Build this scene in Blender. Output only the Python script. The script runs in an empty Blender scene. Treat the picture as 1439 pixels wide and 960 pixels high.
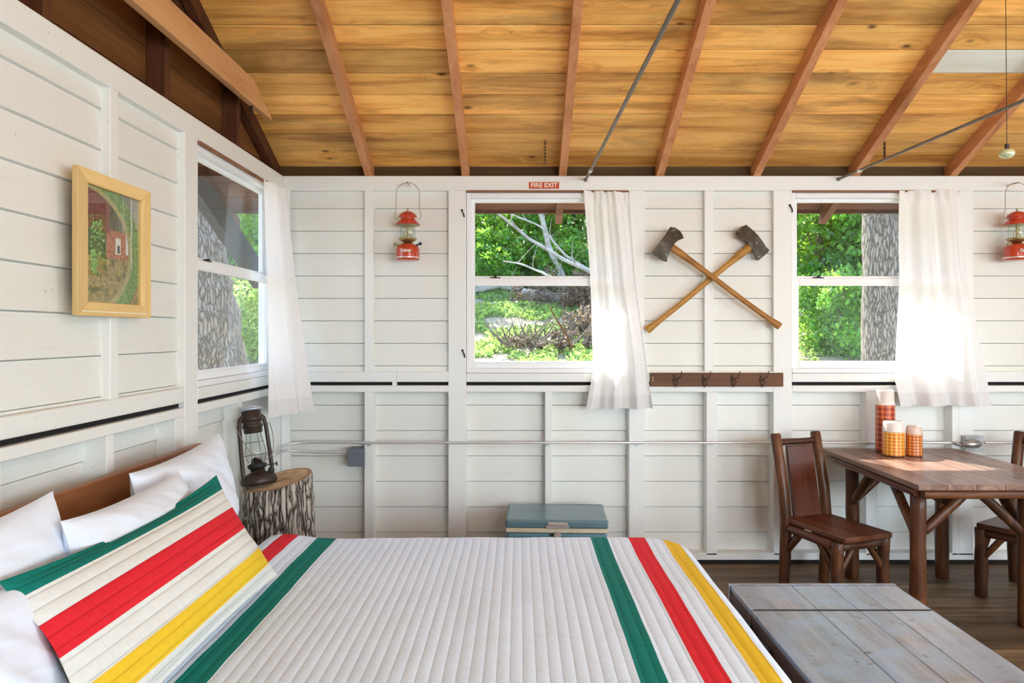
import bpy, math, random
from mathutils import Vector, Matrix, noise
random.seed(7)
R = random.Random(11)
S = bpy.context.scene
COL = S.collection
PI = math.pi
CZ = 1.56           # camera height
D = 4.8             # distance of the back wall's stud faces

def P(x, y, Y):     # a sight line of the photograph met at depth Y
    return Vector(((x-730)/1000*Y, Y, CZ-(y-468)/1000*Y))
def bx_(x): return (x-730)*D/1000
def bz_(y): return CZ-(y-468)*D/1000

# ---------------------------------------------------------------- materials
class NT:
    def __init__(s, name):
        s.m = bpy.data.materials.new(name); s.m.use_nodes = True
        s.t = s.m.node_tree; s.t.nodes.clear()
        s.out = s.n('ShaderNodeOutputMaterial')
    def n(s, typ, **kw):
        nd = s.t.nodes.new(typ)
        for k, v in kw.items(): setattr(nd, k, v)
        return nd
    def l(s, a, b): s.t.links.new(a, b)
    def set(s, nd, **kw):
        for k, v in kw.items():
            i = nd.inputs[k.replace('_', ' ')]
            if hasattr(v, 'is_output') or isinstance(v, bpy.types.NodeSocket): s.l(v, i)
            else: i.default_value = v
        return nd
    def math(s, op, a, b=None, c=None):
        nd = s.n('ShaderNodeMath', operation=op)
        for i, v in enumerate((a, b, c)):
            if v is None: continue
            if isinstance(v, bpy.types.NodeSocket): s.l(v, nd.inputs[i])
            else: nd.inputs[i].default_value = v
        return nd.outputs[0]
    def vmath(s, op, a, b):
        nd = s.n('ShaderNodeVectorMath', operation=op)
        for i, v in enumerate((a, b)):
            if isinstance(v, bpy.types.NodeSocket): s.l(v, nd.inputs[i])
            else: nd.inputs[i].default_value = v
        return nd.outputs[0]
    def mix(s, f, a, b, mode='MIX'):
        nd = s.n('ShaderNodeMix', data_type='RGBA', blend_type=mode)
        for i, v in ((0, f), (6, a), (7, b)):
            if isinstance(v, bpy.types.NodeSocket): s.l(v, nd.inputs[i])
            else: nd.inputs[i].default_value = v if i == 0 else (tuple(v)+(1,))[:4]
        return nd.outputs[2]
    def ramp(s, f, stops, const=False):
        nd = s.n('ShaderNodeValToRGB'); cr = nd.color_ramp
        if const: cr.interpolation = 'CONSTANT'
        while len(cr.elements) < len(stops): cr.elements.new(.5)
        for e, (p, c) in zip(cr.elements, stops):
            e.position = p; e.color = (tuple(c)+(1,))[:4] if hasattr(c, '__len__') else (c, c, c, 1)
        s.l(f, nd.inputs[0]); return nd.outputs[0]
    def obj(s): return s.n('ShaderNodeTexCoord').outputs['Object']
    def map(s, v, scale=(1,1,1), loc=(0,0,0)):
        nd = s.n('ShaderNodeMapping'); s.l(v, nd.inputs[0])
        nd.inputs['Scale'].default_value = scale; nd.inputs['Location'].default_value = loc
        return nd.outputs[0]
    def noise(s, v, scale, detail=4, rough=.5, dist=0):
        nd = s.n('ShaderNodeTexNoise'); s.l(v, nd.inputs['Vector'])
        nd.inputs['Scale'].default_value = scale; nd.inputs['Detail'].default_value = detail
        nd.inputs['Roughness'].default_value = rough; nd.inputs['Distortion'].default_value = dist
        return nd.outputs[0]
    def bump(s, h, strength=.3, dist=.01):
        nd = s.n('ShaderNodeBump'); s.l(h, nd.inputs['Height'])
        nd.inputs['Strength'].default_value = strength; nd.inputs['Distance'].default_value = dist
        return nd.outputs[0]
    def attr(s, name, out='Fac'):
        return s.n('ShaderNodeAttribute', attribute_name=name).outputs[out]
    def bsdf(s, col, rough=.5, metal=0, normal=None, coat=0, spec=.5, coatr=.1):
        nd = s.n('ShaderNodeBsdfPrincipled')
        for k, v in (('Base Color', col), ('Roughness', rough), ('Metallic', metal), ('Coat Weight', coat),
                     ('Specular IOR Level', spec), ('Coat Roughness', coatr)):
            i = nd.inputs[k]
            if isinstance(v, bpy.types.NodeSocket): s.l(v, i)
            elif k == 'Base Color': i.default_value = (tuple(v)+(1,))[:4]
            else: i.default_value = v
        if normal is not None: s.l(normal, nd.inputs['Normal'])
        s.l(nd.outputs[0], s.out.inputs[0]); return nd

M = {}
def plain(name, col, rough=.5, metal=0, coat=0, var=.12, scale=30, bump=.0):
    t = NT(name); v = t.obj(); n = t.noise(v, scale, 4)
    c = t.mix(n, tuple(x*(1-var) for x in col), tuple(min(1, x*(1+var)) for x in col))
    t.bsdf(c, rough, metal, t.bump(n, bump, .003) if bump else None, coat)
    M[name] = t.m; return t.m

def paint(name, col, dirt=(.55,.50,.38), amt=.35, axis='X', rough=.45):
    t = NT(name); v = t.obj()
    sc = {'X': (1.2, 14, 14), 'Y': (14, 1.2, 14), 'Z': (14, 14, 1.2)}[axis]
    mv = t.map(v, sc)
    rnd = t.attr('rnd')
    mv2 = t.vmath('ADD', mv, t.n('ShaderNodeCombineXYZ').outputs[0])
    g = t.noise(mv2, 2.2, 6, .6, .3)
    big = t.noise(v, 1.3, 4, .6)
    c = t.mix(t.ramp(big, [(.35, 0), (.75, 1)]), col, tuple(a*.955 for a in col))
    c = t.mix(t.math('MULTIPLY', t.ramp(g, [(.60, 0), (.82, 1)]), amt), c, dirt)
    c = t.mix(t.math('MULTIPLY', rnd, .10), c, tuple(a*.86 for a in col))
    sp = t.noise(v, 55, 2, .5)
    c = t.mix(t.math('MULTIPLY', t.ramp(sp, [(.735, 0), (.76, 1)]), .5), c, (.32, .27, .2))
    h = t.math('ADD', t.math('MULTIPLY', g, .7), t.math('MULTIPLY', t.noise(v, 90, 3), .3))
    t.bsdf(c, rough, 0, t.bump(h, .22, .004))
    M[name] = t.m; return t.m

def wood(name, stops, axis='X', rough=.45, knots=0, coat=0, stain=None, stretch=.06, scale=9, bump=.25, rv=.35, stainamt=.6):
    """stops: colour ramp of the grain"""
    t = NT(name); v = t.obj(); rnd = t.attr('rnd')
    cx = t.n('ShaderNodeCombineXYZ')
    for i, k in enumerate((37.1, 17.3, 53.7)): t.l(t.math('MULTIPLY', rnd, k), cx.inputs[i])
    vv = t.vmath('ADD', v, cx.outputs[0])
    s = [1, 1, 1]; s['XYZ'.index(axis)] = stretch
    mv = t.map(vv, tuple(s))
    if knots:
        ks = [6.5, 6.5, 6.5]; ks['XYZ'.index(axis)] = 3.4
        vo = t.n('ShaderNodeTexVoronoi', feature='F1'); t.l(t.map(vv, tuple(ks)), vo.inputs['Vector'])
        vo.inputs['Scale'].default_value = 1.0
        d = vo.outputs['Distance']
        kn = t.ramp(d, [(.045, 1), (.075, .55), (.13, 0)])
        sc3 = t.n('ShaderNodeSeparateColor'); t.l(vo.outputs['Color'], sc3.inputs[0]); gate = t.math('GREATER_THAN', sc3.outputs[0], .62); kn = t.math('MULTIPLY', kn, gate)
        mv = t.vmath('ADD', mv, t.n('ShaderNodeCombineXYZ').outputs[0])
        warp = t.n('ShaderNodeCombineXYZ'); w = t.math('MULTIPLY', t.math('MULTIPLY', t.ramp(d, [(.0, 1), (.45, 0)]), gate), .05)
        for i in range(3): t.l(w, warp.inputs[i])
        mv = t.vmath('ADD', mv, warp.outputs[0])
    g = t.noise(mv, scale, 8, .62, .8)
    fine = t.noise(mv, scale*7, 5, .7, .2)
    f = t.math('ADD', t.math('MULTIPLY', g, .78), t.math('MULTIPLY', fine, .22))
    c = t.ramp(f, stops)
    hv = t.n('ShaderNodeHueSaturation'); t.l(c, hv.inputs['Color'])
    t.l(t.math('ADD', 1-rv/2, t.math('MULTIPLY', rnd, rv)), hv.inputs['Value'])
    c = hv.outputs[0]
    if stain:
        b = t.noise(t.map(vv, tuple(.35 if a == axis else 1.6 for a in 'XYZ')), 2.0, 6, .62, .5)
        c = t.mix(t.math('MULTIPLY', t.ramp(b, [(.50, 0), (.70, 1)]), stainamt), c, stain)
    if knots:
        c = t.mix(t.math('MULTIPLY', kn, knots), c, (.11, .042, .012))
    t.bsdf(c, rough, 0, t.bump(f, bump, .004), coat, .28)
    M[name] = t.m; return t.m

paint('white_paint', (.80,.81,.765)); paint('white_paint_y', (.80,.81,.765), axis='Y'); paint('white_paint_z', (.83,.845,.82), axis='Z', amt=.22)
paint('rail_paint', (.83,.845,.82), amt=.25); paint('rail_paint_y', (.83,.84,.80), amt=.25, axis='Y')
paint('sash_paint', (.88,.89,.90), amt=.10, rough=.35)
wood('ceiling_wood', [(.28,(.24,.085,.015)), (.38,(.60,.26,.055)), (.52,(.84,.44,.115)), (.70,(.94,.60,.20))], 'X', .42, knots=.95, stain=(.12,.045,.010), rv=.50, stretch=.06, scale=13, stainamt=.75)
wood('pale_board', [(.3,(.74,.74,.62)), (.6,(.88,.88,.78))], 'X', .6)
wood('rafter_wood', [(.3,(.32,.12,.045)), (.5,(.56,.24,.10)), (.7,(.72,.36,.17))], 'Y', .55, knots=.6, rv=.3, stretch=.08)
wood('tie_wood', [(.3,(.50,.21,.075)), (.5,(.74,.38,.16)), (.7,(.84,.49,.23))], 'Y', .5, knots=.5, stretch=.08)
wood('gable_wood', [(.3,(.045,.016,.004)), (.5,(.105,.040,.010)), (.7,(.18,.072,.02))], 'Y', .6, rv=.7)
wood('dark_stud', [(.3,(.05,.016,.007)), (.7,(.15,.05,.018))], 'Z', .6)
wood('eave_wood', [(.3,(.06,.024,.016)), (.5,(.12,.05,.034)), (.7,(.17,.08,.055))], 'X', .7)
wood('log_z', [(.3,(.022,.008,.003)), (.5,(.085,.029,.010)), (.7,(.23,.09,.032))], 'Z', .45, knots=.8, coat=.15, rv=.6, stain=(.03,.012,.006))
wood('log_x', [(.3,(.022,.008,.003)), (.5,(.08,.027,.010)), (.7,(.20,.075,.028))], 'X', .45, knots=.6, coat=.15, rv=.6, stain=(.03,.012,.006))
wood('seat_wood', [(.3,(.04,.013,.006)), (.5,(.10,.032,.016)), (.7,(.18,.065,.03))], 'Y', .36, coat=.25, rv=.3)
wood('panel_wood', [(.3,(.045,.011,.005)), (.5,(.11,.026,.010)), (.7,(.17,.05,.018))], 'Z', .32, coat=.4, rv=.3)
wood('table_wood', [(.3,(.07,.035,.026)), (.5,(.22,.125,.095)), (.7,(.42,.28,.22))], 'Y', .38, coat=.2, rv=.5)
wood('headboard_wood', [(.3,(.15,.045,.014)), (.5,(.31,.115,.038)), (.7,(.44,.19,.07))], 'Y', .38, rv=.3)
wood('hook_board', [(.3,(.07,.025,.008)), (.5,(.17,.062,.018)), (.7,(.27,.105,.033))], 'X', .5, stain=(.06,.045,.02))
wood('pine_frame', [(.3,(.58,.36,.12)), (.5,(.76,.53,.22)), (.7,(.84,.64,.32))], 'Z', .45)
wood('axe_handle', [(.3,(.24,.095,.018)), (.5,(.46,.20,.04)), (.7,(.60,.31,.08))], 'X', .4, stretch=.1)
wood('axe_handle_pale', [(.3,(.32,.14,.02)), (.5,(.54,.26,.045)), (.7,(.66,.36,.085))], 'X', .4, stretch=.1)
wood('cut_wood', [(.3,(.50,.33,.17)), (.5,(.68,.50,.30)), (.7,(.78,.62,.42))], 'X', .7, stretch=.8, scale=6)
wood('weathered', [(.3,(.28,.23,.20)), (.5,(.55,.50,.46)), (.7,(.76,.72,.68))], 'X', .85, stretch=.1)
wood('lath', [(.3,(.18,.07,.03)), (.7,(.48,.24,.12))], 'X', .6)

def trunk_wood():
    t = NT('chest_wood'); v = t.obj(); rnd = t.attr('rnd')
    cx = t.n('ShaderNodeCombineXYZ'); t.l(t.math('MULTIPLY', rnd, 21.), cx.inputs[0]); t.l(t.math('MULTIPLY', rnd, 9.), cx.inputs[1])
    vv = t.vmath('ADD', v, cx.outputs[0])
    g = t.noise(t.map(vv, (1, .08, 1)), 22, 7, .6, .5)
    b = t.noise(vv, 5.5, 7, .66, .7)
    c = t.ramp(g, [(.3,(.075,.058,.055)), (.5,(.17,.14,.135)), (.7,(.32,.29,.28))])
    c = t.mix(t.math('MULTIPLY', t.ramp(b, [(.36, 0), (.66, 1)]), .72), c, (.25,.38,.56))  # blue patches paint a cool reflection into the plank colour
    s = t.noise(vv, 26, 3, .5)
    c = t.mix(t.ramp(s, [(.66, 0), (.72, 1)]), c, (.07,.045,.035))
    rr = t.ramp(b, [(.3, .30), (.7, .45)])
    t.bsdf(c, rr, 0, t.bump(g, .2, .003), .9, coatr=.30)
    M['chest_wood'] = t.m
trunk_wood()
plain('chest_side', (.085,.04,.028), .45, var=.5, scale=18)
plain('black_iron', (.03,.028,.026), .5, .6)
plain('galvanised', (.46,.46,.47), .38, .85, var=.25, scale=18)
plain('conduit_metal', (.70,.71,.72), .35, .55)
plain('grey_box', (.16,.19,.22), .5, .3)
plain('rod_metal', (.20,.175,.155), .5, .3, var=.4, scale=14)
plain('brass', (.42,.33,.14), .35, .9)
plain('wire', (.36,.30,.24), .4, .8)
plain('red_enamel', (.50,.048,.018), .25, coat=.6, var=.2)
plain('red_sign', (.55,.05,.015), .4)
plain('cream_ink', (.85,.75,.55), .5)
plain('white_ink', (.85,.83,.80), .5)
plain('rust_dark', (.050,.034,.026), .42, .4, var=.5, scale=25, bump=.3)
plain('cap_metal', (.50,.56,.62), .4, .7, var=.25)
plain('blue_metal', (.15,.33,.43), .33, .2, coat=.4, var=.14, scale=9)
plain('blue_lid', (.14,.255,.31), .36, .2, coat=.35, var=.2, scale=7)
plain('cream_trim', (.78,.70,.52), .4)
plain('chrome', (.78,.73,.69), .3, .6)
plain('cup_plastic', (.80,.72,.67), .35)
plain('cup_plastic_pink', (.70,.55,.48), .35)
plain('tar_paper', (.008,.007,.006), .9)
plain('black', (.012,.012,.012), .6)
plain('orange_tag', (.75,.16,.03), .6)
plain('old_white', (.72,.70,.62), .6)
plain('bulb_glass', (.62,.66,.42), .15, .2)

def axe_metal():
    t = NT('axe_metal'); v = t.obj()
    b = t.noise(v, 22, 5, .6, .4)
    c = t.ramp(b, [(.3,(.022,.013,.004)), (.60,(.055,.034,.010)), (.74,(.20,.19,.13))])
    t.bsdf(c, t.ramp(b, [(.4, .5), (.7, .35)]), .25, t.bump(b, .3, .002)); M['axe_metal'] = t.m
axe_metal()

def glass(name, tint=(1,1,1), rough=0.0):
    t = NT(name)
    tr = t.n('ShaderNodeBsdfTransparent'); tr.inputs[0].default_value = tint+(1,)
    gl = t.n('ShaderNodeBsdfGlossy'); gl.inputs['Roughness'].default_value = rough
    lw = t.n('ShaderNodeLayerWeight'); lw.inputs[0].default_value = .5
    fr = t.n('ShaderNodeMath', operation='MULTIPLY_ADD'); t.l(t.math('POWER', lw.outputs['Facing'], 5.), fr.inputs[0]); fr.inputs[1].default_value = .96; fr.inputs[2].default_value = .018
    mx = t.n('ShaderNodeMixShader'); t.l(fr.outputs[0], mx.inputs[0]); t.l(tr.outputs[0], mx.inputs[1]); t.l(gl.outputs[0], mx.inputs[2])
    t.l(mx.outputs[0], t.out.inputs[0]); M[name] = t.m
glass('pane_glass', (.97,.985,.98)); glass('globe_glass', (.93,.95,.94), .03)

def curtain_mat(name, trans=.5, col=(.93,.93,.93)):
    t = NT(name); v = t.obj()
    g = t.noise(t.map(v, (1,1,.4)), 12, 4, .6)
    weave = t.noise(v, 160, 2)
    nm = t.bump(t.math('ADD', g, t.math('MULTIPLY', weave, .15)), .25, .006)
    d = t.n('ShaderNodeBsdfDiffuse'); d.inputs[0].default_value = col+(1,); t.l(nm, d.inputs['Normal'])
    tr = t.n('ShaderNodeBsdfTranslucent'); tr.inputs[0].default_value = col+(1,); t.l(nm, tr.inputs['Normal'])
    mx = t.n('ShaderNodeMixShader'); mx.inputs[0].default_value = trans
    t.l(d.outputs[0], mx.inputs[1]); t.l(tr.outputs[0], mx.inputs[2])
    t.l(mx.outputs[0], t.out.inputs[0]); M[name] = t.m
curtain_mat('curtain_cloth', .26); curtain_mat('curtain_hem', .28, (.86,.86,.86))

def linen():
    t = NT('pillow_linen'); v = t.obj()
    a = t.noise(v, 5, 2, .45, .8); b = t.noise(v, 260, 2)
    t.bsdf((.78,.85,.96), .75, 0, t.bump(t.math('ADD', a, t.math('MULTIPLY', b, .04)), .22, .022), spec=.2); M['pillow_linen'] = t.m
    t = NT('sheet'); v = t.obj()
    t.bsdf((.78,.85,.96), .75, 0, t.bump(t.noise(v, 6, 4), .3, .02), spec=.2); M['sheet'] = t.m
linen()

GREEN = (.006,.19,.155); RED = (.70,.022,.035); YEL = (.78,.52,.03); WHT = (.72,.735,.70); 
def quilt():
    t = NT('quilt_cloth'); v = t.obj(); a = t.attr('qa'); b = t.attr('qb')
    # stripes by cloth coordinate qa in metres, -1.2..1.3
    f = t.math('DIVIDE', t.math('ADD', a, 1.3), 2.8)
    q = lambda x: (x+1.3)/2.8
    W = (.72,.84,.98)
    c = t.ramp(f, [(0, W), (q(-1.11), RED), (q(-1.03), W), (q(-.94), GREEN), (q(-.86), W), (q(.32), GREEN), (q(.40), W), (q(.495), RED), (q(.573), W), (q(.65), YEL), (q(.722), W), (q(1.18), W)], True)
    hv = t.n('ShaderNodeHueSaturation'); t.l(c, hv.inputs['Color'])
    nz = t.noise(v, 40, 4, .6); t.l(t.math('ADD', .93, t.math('MULTIPLY', nz, .14)), hv.inputs['Value'])
    # channels every 37 mm running along the stripes, small puckers across them
    ph = t.math('FRACT', t.math('DIVIDE', t.math('ADD', a, 2.0), .0372))
    ch = t.math('POWER', t.math('SINE', t.math('MULTIPLY', ph, PI)), .45)
    cx = t.n('ShaderNodeCombineXYZ'); t.l(t.math('MULTIPLY', a, 22.), cx.inputs[0]); t.l(t.math('MULTIPLY', b, 60.), cx.inputs[1])
    pk = t.noise(cx.outputs[0], 1.0, 3, .55, .6)
    cr = t.math('ADD', b, t.math('MULTIPLY', t.noise(v, 3, 3), .05))
    crease = None
    for y0 in (2.41, 2.93):
        e = t.math('ABSOLUTE', t.math('SUBTRACT', cr, y0))
        e = t.math('MAXIMUM', t.math('SUBTRACT', 1, t.math('MULTIPLY', e, 55.)), 0)
        crease = e if crease is None else t.math('ADD', crease, e)
    h = t.math('ADD', t.math('ADD', ch, t.math('MULTIPLY', pk, 1.1)), t.math('MULTIPLY', crease, -.5))
    t.bsdf(hv.outputs[0], .8, 0, t.bump(h, .5, .006), spec=.15); M['quilt_cloth'] = t.m
    # the sham: stripes across its height qa 0 (bottom)..1 (top), channels along its length
    t = NT('sham_cloth'); v = t.obj(); a = t.attr('qa'); b = t.attr('qb')
    c = t.ramp(a, [(0, WHT), (.13, YEL), (.29, WHT), (.49, RED), (.69, WHT), (.865, GREEN), (.995, WHT)], True)
    hv = t.n('ShaderNodeHueSaturation'); t.l(c, hv.inputs['Color'])
    nz = t.noise(v, 40, 4, .6); t.l(t.math('ADD', .93, t.math('MULTIPLY', nz, .14)), hv.inputs['Value'])
    ph = t.math('FRACT', t.math('MULTIPLY', a, 13.0))
    ch = t.math('POWER', t.math('SINE', t.math('MULTIPLY', ph, PI)), .45)
    cx = t.n('ShaderNodeCombineXYZ'); t.l(t.math('MULTIPLY', a, 13.), cx.inputs[0]); t.l(t.math('MULTIPLY', b, 55.), cx.inputs[1])
    pk = t.noise(cx.outputs[0], 1.0, 3, .55, .6)
    h = t.math('ADD', ch, t.math('MULTIPLY', pk, .75))
    t.bsdf(hv.outputs[0], .8, 0, t.bump(h, .75, .006), spec=.15); M['sham_cloth'] = t.m
quilt()

def bark(name, c0, c1, sc=9, stretch=.22):
    t = NT(name); v = t.obj()
    h = t.attr('h')
    n = t.noise(t.map(v, (1,1,stretch)), sc*2.2, 6, .65, .6)
    vo = t.n('ShaderNodeTexVoronoi', feature='DISTANCE_TO_EDGE'); vo.inputs['Scale'].default_value = sc
    wv = t.n('ShaderNodeCombineXYZ')
    for i, o_ in enumerate((0, 3.3)): t.l(t.math('MULTIPLY', t.noise(t.map(v, (1,1,.5), (o_,o_,0)), sc*.35, 3), 2.2/sc), wv.inputs[i])
    t.l(t.vmath('ADD', t.map(v, (1,1,stretch)), wv.outputs[0]), vo.inputs['Vector'])
    e = t.ramp(vo.outputs['Distance'], [(.0, .15), (.22, 1)])
    f = t.math('MULTIPLY', e, t.math('ADD', .35, n))
    c = t.ramp(f, [(.12, c0), (.45, tuple((a+b)/2 for a, b in zip(c0, c1))), (.85, c1)])
    c = t.mix(t.ramp(h, [(.2, 1), (.5, 0)]), c, c0)
    t.bsdf(c, .9, 0, t.bump(f, .8, .02), spec=.2); M[name] = t.m
bark('tree_bark', (.09,.075,.06), (.40,.35,.30), 32, .16)
bark('stump_bark', (.04,.027,.018), (.66,.60,.52), 36, .14)

def leafm(name, c, tr, rv=.5):
    t = NT(name); rnd = t.attr('rnd')
    hv = t.n('ShaderNodeHueSaturation'); hv.inputs['Color'].default_value = c+(1,)
    t.l(t.math('ADD', 1-rv/2, t.math('MULTIPLY', rnd, rv)), hv.inputs['Value'])
    t.l(t.math('ADD', .485, t.math('MULTIPLY', rnd, .03)), hv.inputs['Hue'])
    h2 = t.n('ShaderNodeHueSaturation'); h2.inputs['Color'].default_value = tr+(1,)
    t.l(t.math('ADD', 1-rv/2, t.math('MULTIPLY', rnd, rv)), h2.inputs['Value'])
    d = t.n('ShaderNodeBsdfDiffuse'); t.l(hv.outputs[0], d.inputs[0])
    tt = t.n('ShaderNodeBsdfTranslucent'); t.l(h2.outputs[0], tt.inputs[0])
    g = t.n('ShaderNodeBsdfGlossy'); g.inputs['Roughness'].default_value = .35; g.inputs[0].default_value = (.9,.95,1,1)
    mx = t.n('ShaderNodeMixShader'); mx.inputs[0].default_value = .5; t.l(d.outputs[0], mx.inputs[1]); t.l(tt.outputs[0], mx.inputs[2])
    m2 = t.n('ShaderNodeMixShader'); m2.inputs[0].default_value = .05; t.l(mx.outputs[0], m2.inputs[1]); t.l(g.outputs[0], m2.inputs[2])
    t.l(m2.outputs[0], t.out.inputs[0]); M[name] = t.m
leafm('leaf', (.13,.33,.05), (.42,.70,.09), 1.0)
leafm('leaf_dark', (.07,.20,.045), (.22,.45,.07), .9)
leafm('leaf_grass', (.32,.48,.13), (.50,.68,.20), 1.0)
leafm('leaf_dead', (.27,.20,.15), (.30,.22,.15), .9)
wood('dead_twig', [(.3,(.14,.10,.08)), (.7,(.34,.27,.22))], 'X', .8)

def groundm():
    t = NT('slope_soil'); v = t.obj()
    a = t.noise(v, .8, 6, .6); b = t.noise(v, 9, 6, .65)
    f = t.math('ADD', t.math('MULTIPLY', a, .5), t.math('MULTIPLY', b, .5))
    c = t.ramp(f, [(.36,(.16,.12,.085)), (.46,(.40,.34,.25)), (.53,(.50,.44,.32)), (.66,(.30,.36,.14))])
    sp = t.n('ShaderNodeSeparateXYZ'); t.l(v, sp.inputs[0])
    c = t.mix(t.ramp(t.math('DIVIDE', sp.outputs[1], 30.), [(.49, 0), (.55, 1)]), c, t.ramp(b, [(.35,(.03,.045,.015)), (.6,(.09,.15,.035))]))
    t.bsdf(c, .95, 0, t.bump(b, .8, .08)); M['slope_soil'] = t.m
groundm()

def floorm():
    t = NT('floor_planks'); v = t.obj(); sp = t.n('ShaderNodeSeparateXYZ'); t.l(v, sp.inputs[0])
    y = t.math('DIVIDE', sp.outputs[1], .135); row = t.math('FLOOR', y)
    wn = t.n('ShaderNodeTexWhiteNoise', noise_dimensions='1D'); t.l(row, wn.inputs['W'])
    cx = t.n('ShaderNodeCombineXYZ'); t.l(t.math('MULTIPLY', wn.outputs[0], 40.), cx.inputs[0])
    vv = t.vmath('ADD', t.map(v, (.12,1,1)), cx.outputs[0])
    g = t.noise(vv, 14, 7, .6, .6)
    c = t.ramp(g, [(.3,(.07,.042,.02)), (.5,(.16,.10,.05)), (.7,(.27,.18,.10))])
    hv = t.n('ShaderNodeHueSaturation'); t.l(c, hv.inputs['Color']); t.l(t.math('ADD', .65, t.math('MULTIPLY', wn.outputs[0], .7)), hv.inputs['Value'])
    e = t.math('ABSOLUTE', t.math('SUBTRACT', t.math('FRACT', y), .5))
    gap = t.ramp(e, [(.478, 0), (.49, 1)])
    c = t.mix(gap, hv.outputs[0], (.012,.008,.006))
    t.bsdf(c, .52, 0, t.bump(t.math('SUBTRACT', g, gap), .25, .004)); M['floor_planks'] = t.m
floorm()

def plaid(name, base, l1, l2, n_a, n_z, lw=.10):
    t = NT(name); a = t.attr('qa'); b = t.attr('qb')
    fa = t.math('FRACT', t.math('MULTIPLY', a, n_a)); fb = t.math('FRACT', t.math('MULTIPLY', b, n_z))
    def band(f, lo, hi):
        return t.math('MULTIPLY', t.math('GREATER_THAN', f, lo), t.math('LESS_THAN', f, hi))
    wa = band(fa, .0, .42); wb = band(fb, .0, .42)
    c = t.mix(t.math('MULTIPLY', wa, .5), base, l1); c = t.mix(t.math('MULTIPLY', wb, .5), c, l1)
    c = t.mix(band(fa, .67, .67+lw), c, l2); c = t.mix(band(fb, .67, .67+lw), c, l2)
    t.bsdf(c, .3, 0, None, .5); M[name] = t.m
plaid('plaid_red', (.62,.045,.012), (.14,.015,.01), (.70,.42,.08), 9, 9, .07)
plaid('plaid_orange', (.82,.34,.03), (.60,.07,.012), (.90,.60,.10), 15, 7, .16)
plaid('plaid_rust', (.70,.17,.02), (.30,.02,.01), (.88,.60,.18), 13, 7, .12)
def painting():
    t = NT('painting'); c = t.attr('col', 'Color')
    t.bsdf(c, .5, 0, t.bump(t.noise(t.obj(), 70, 3), .4, .002), .0); M['painting'] = t.m
painting()

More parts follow.
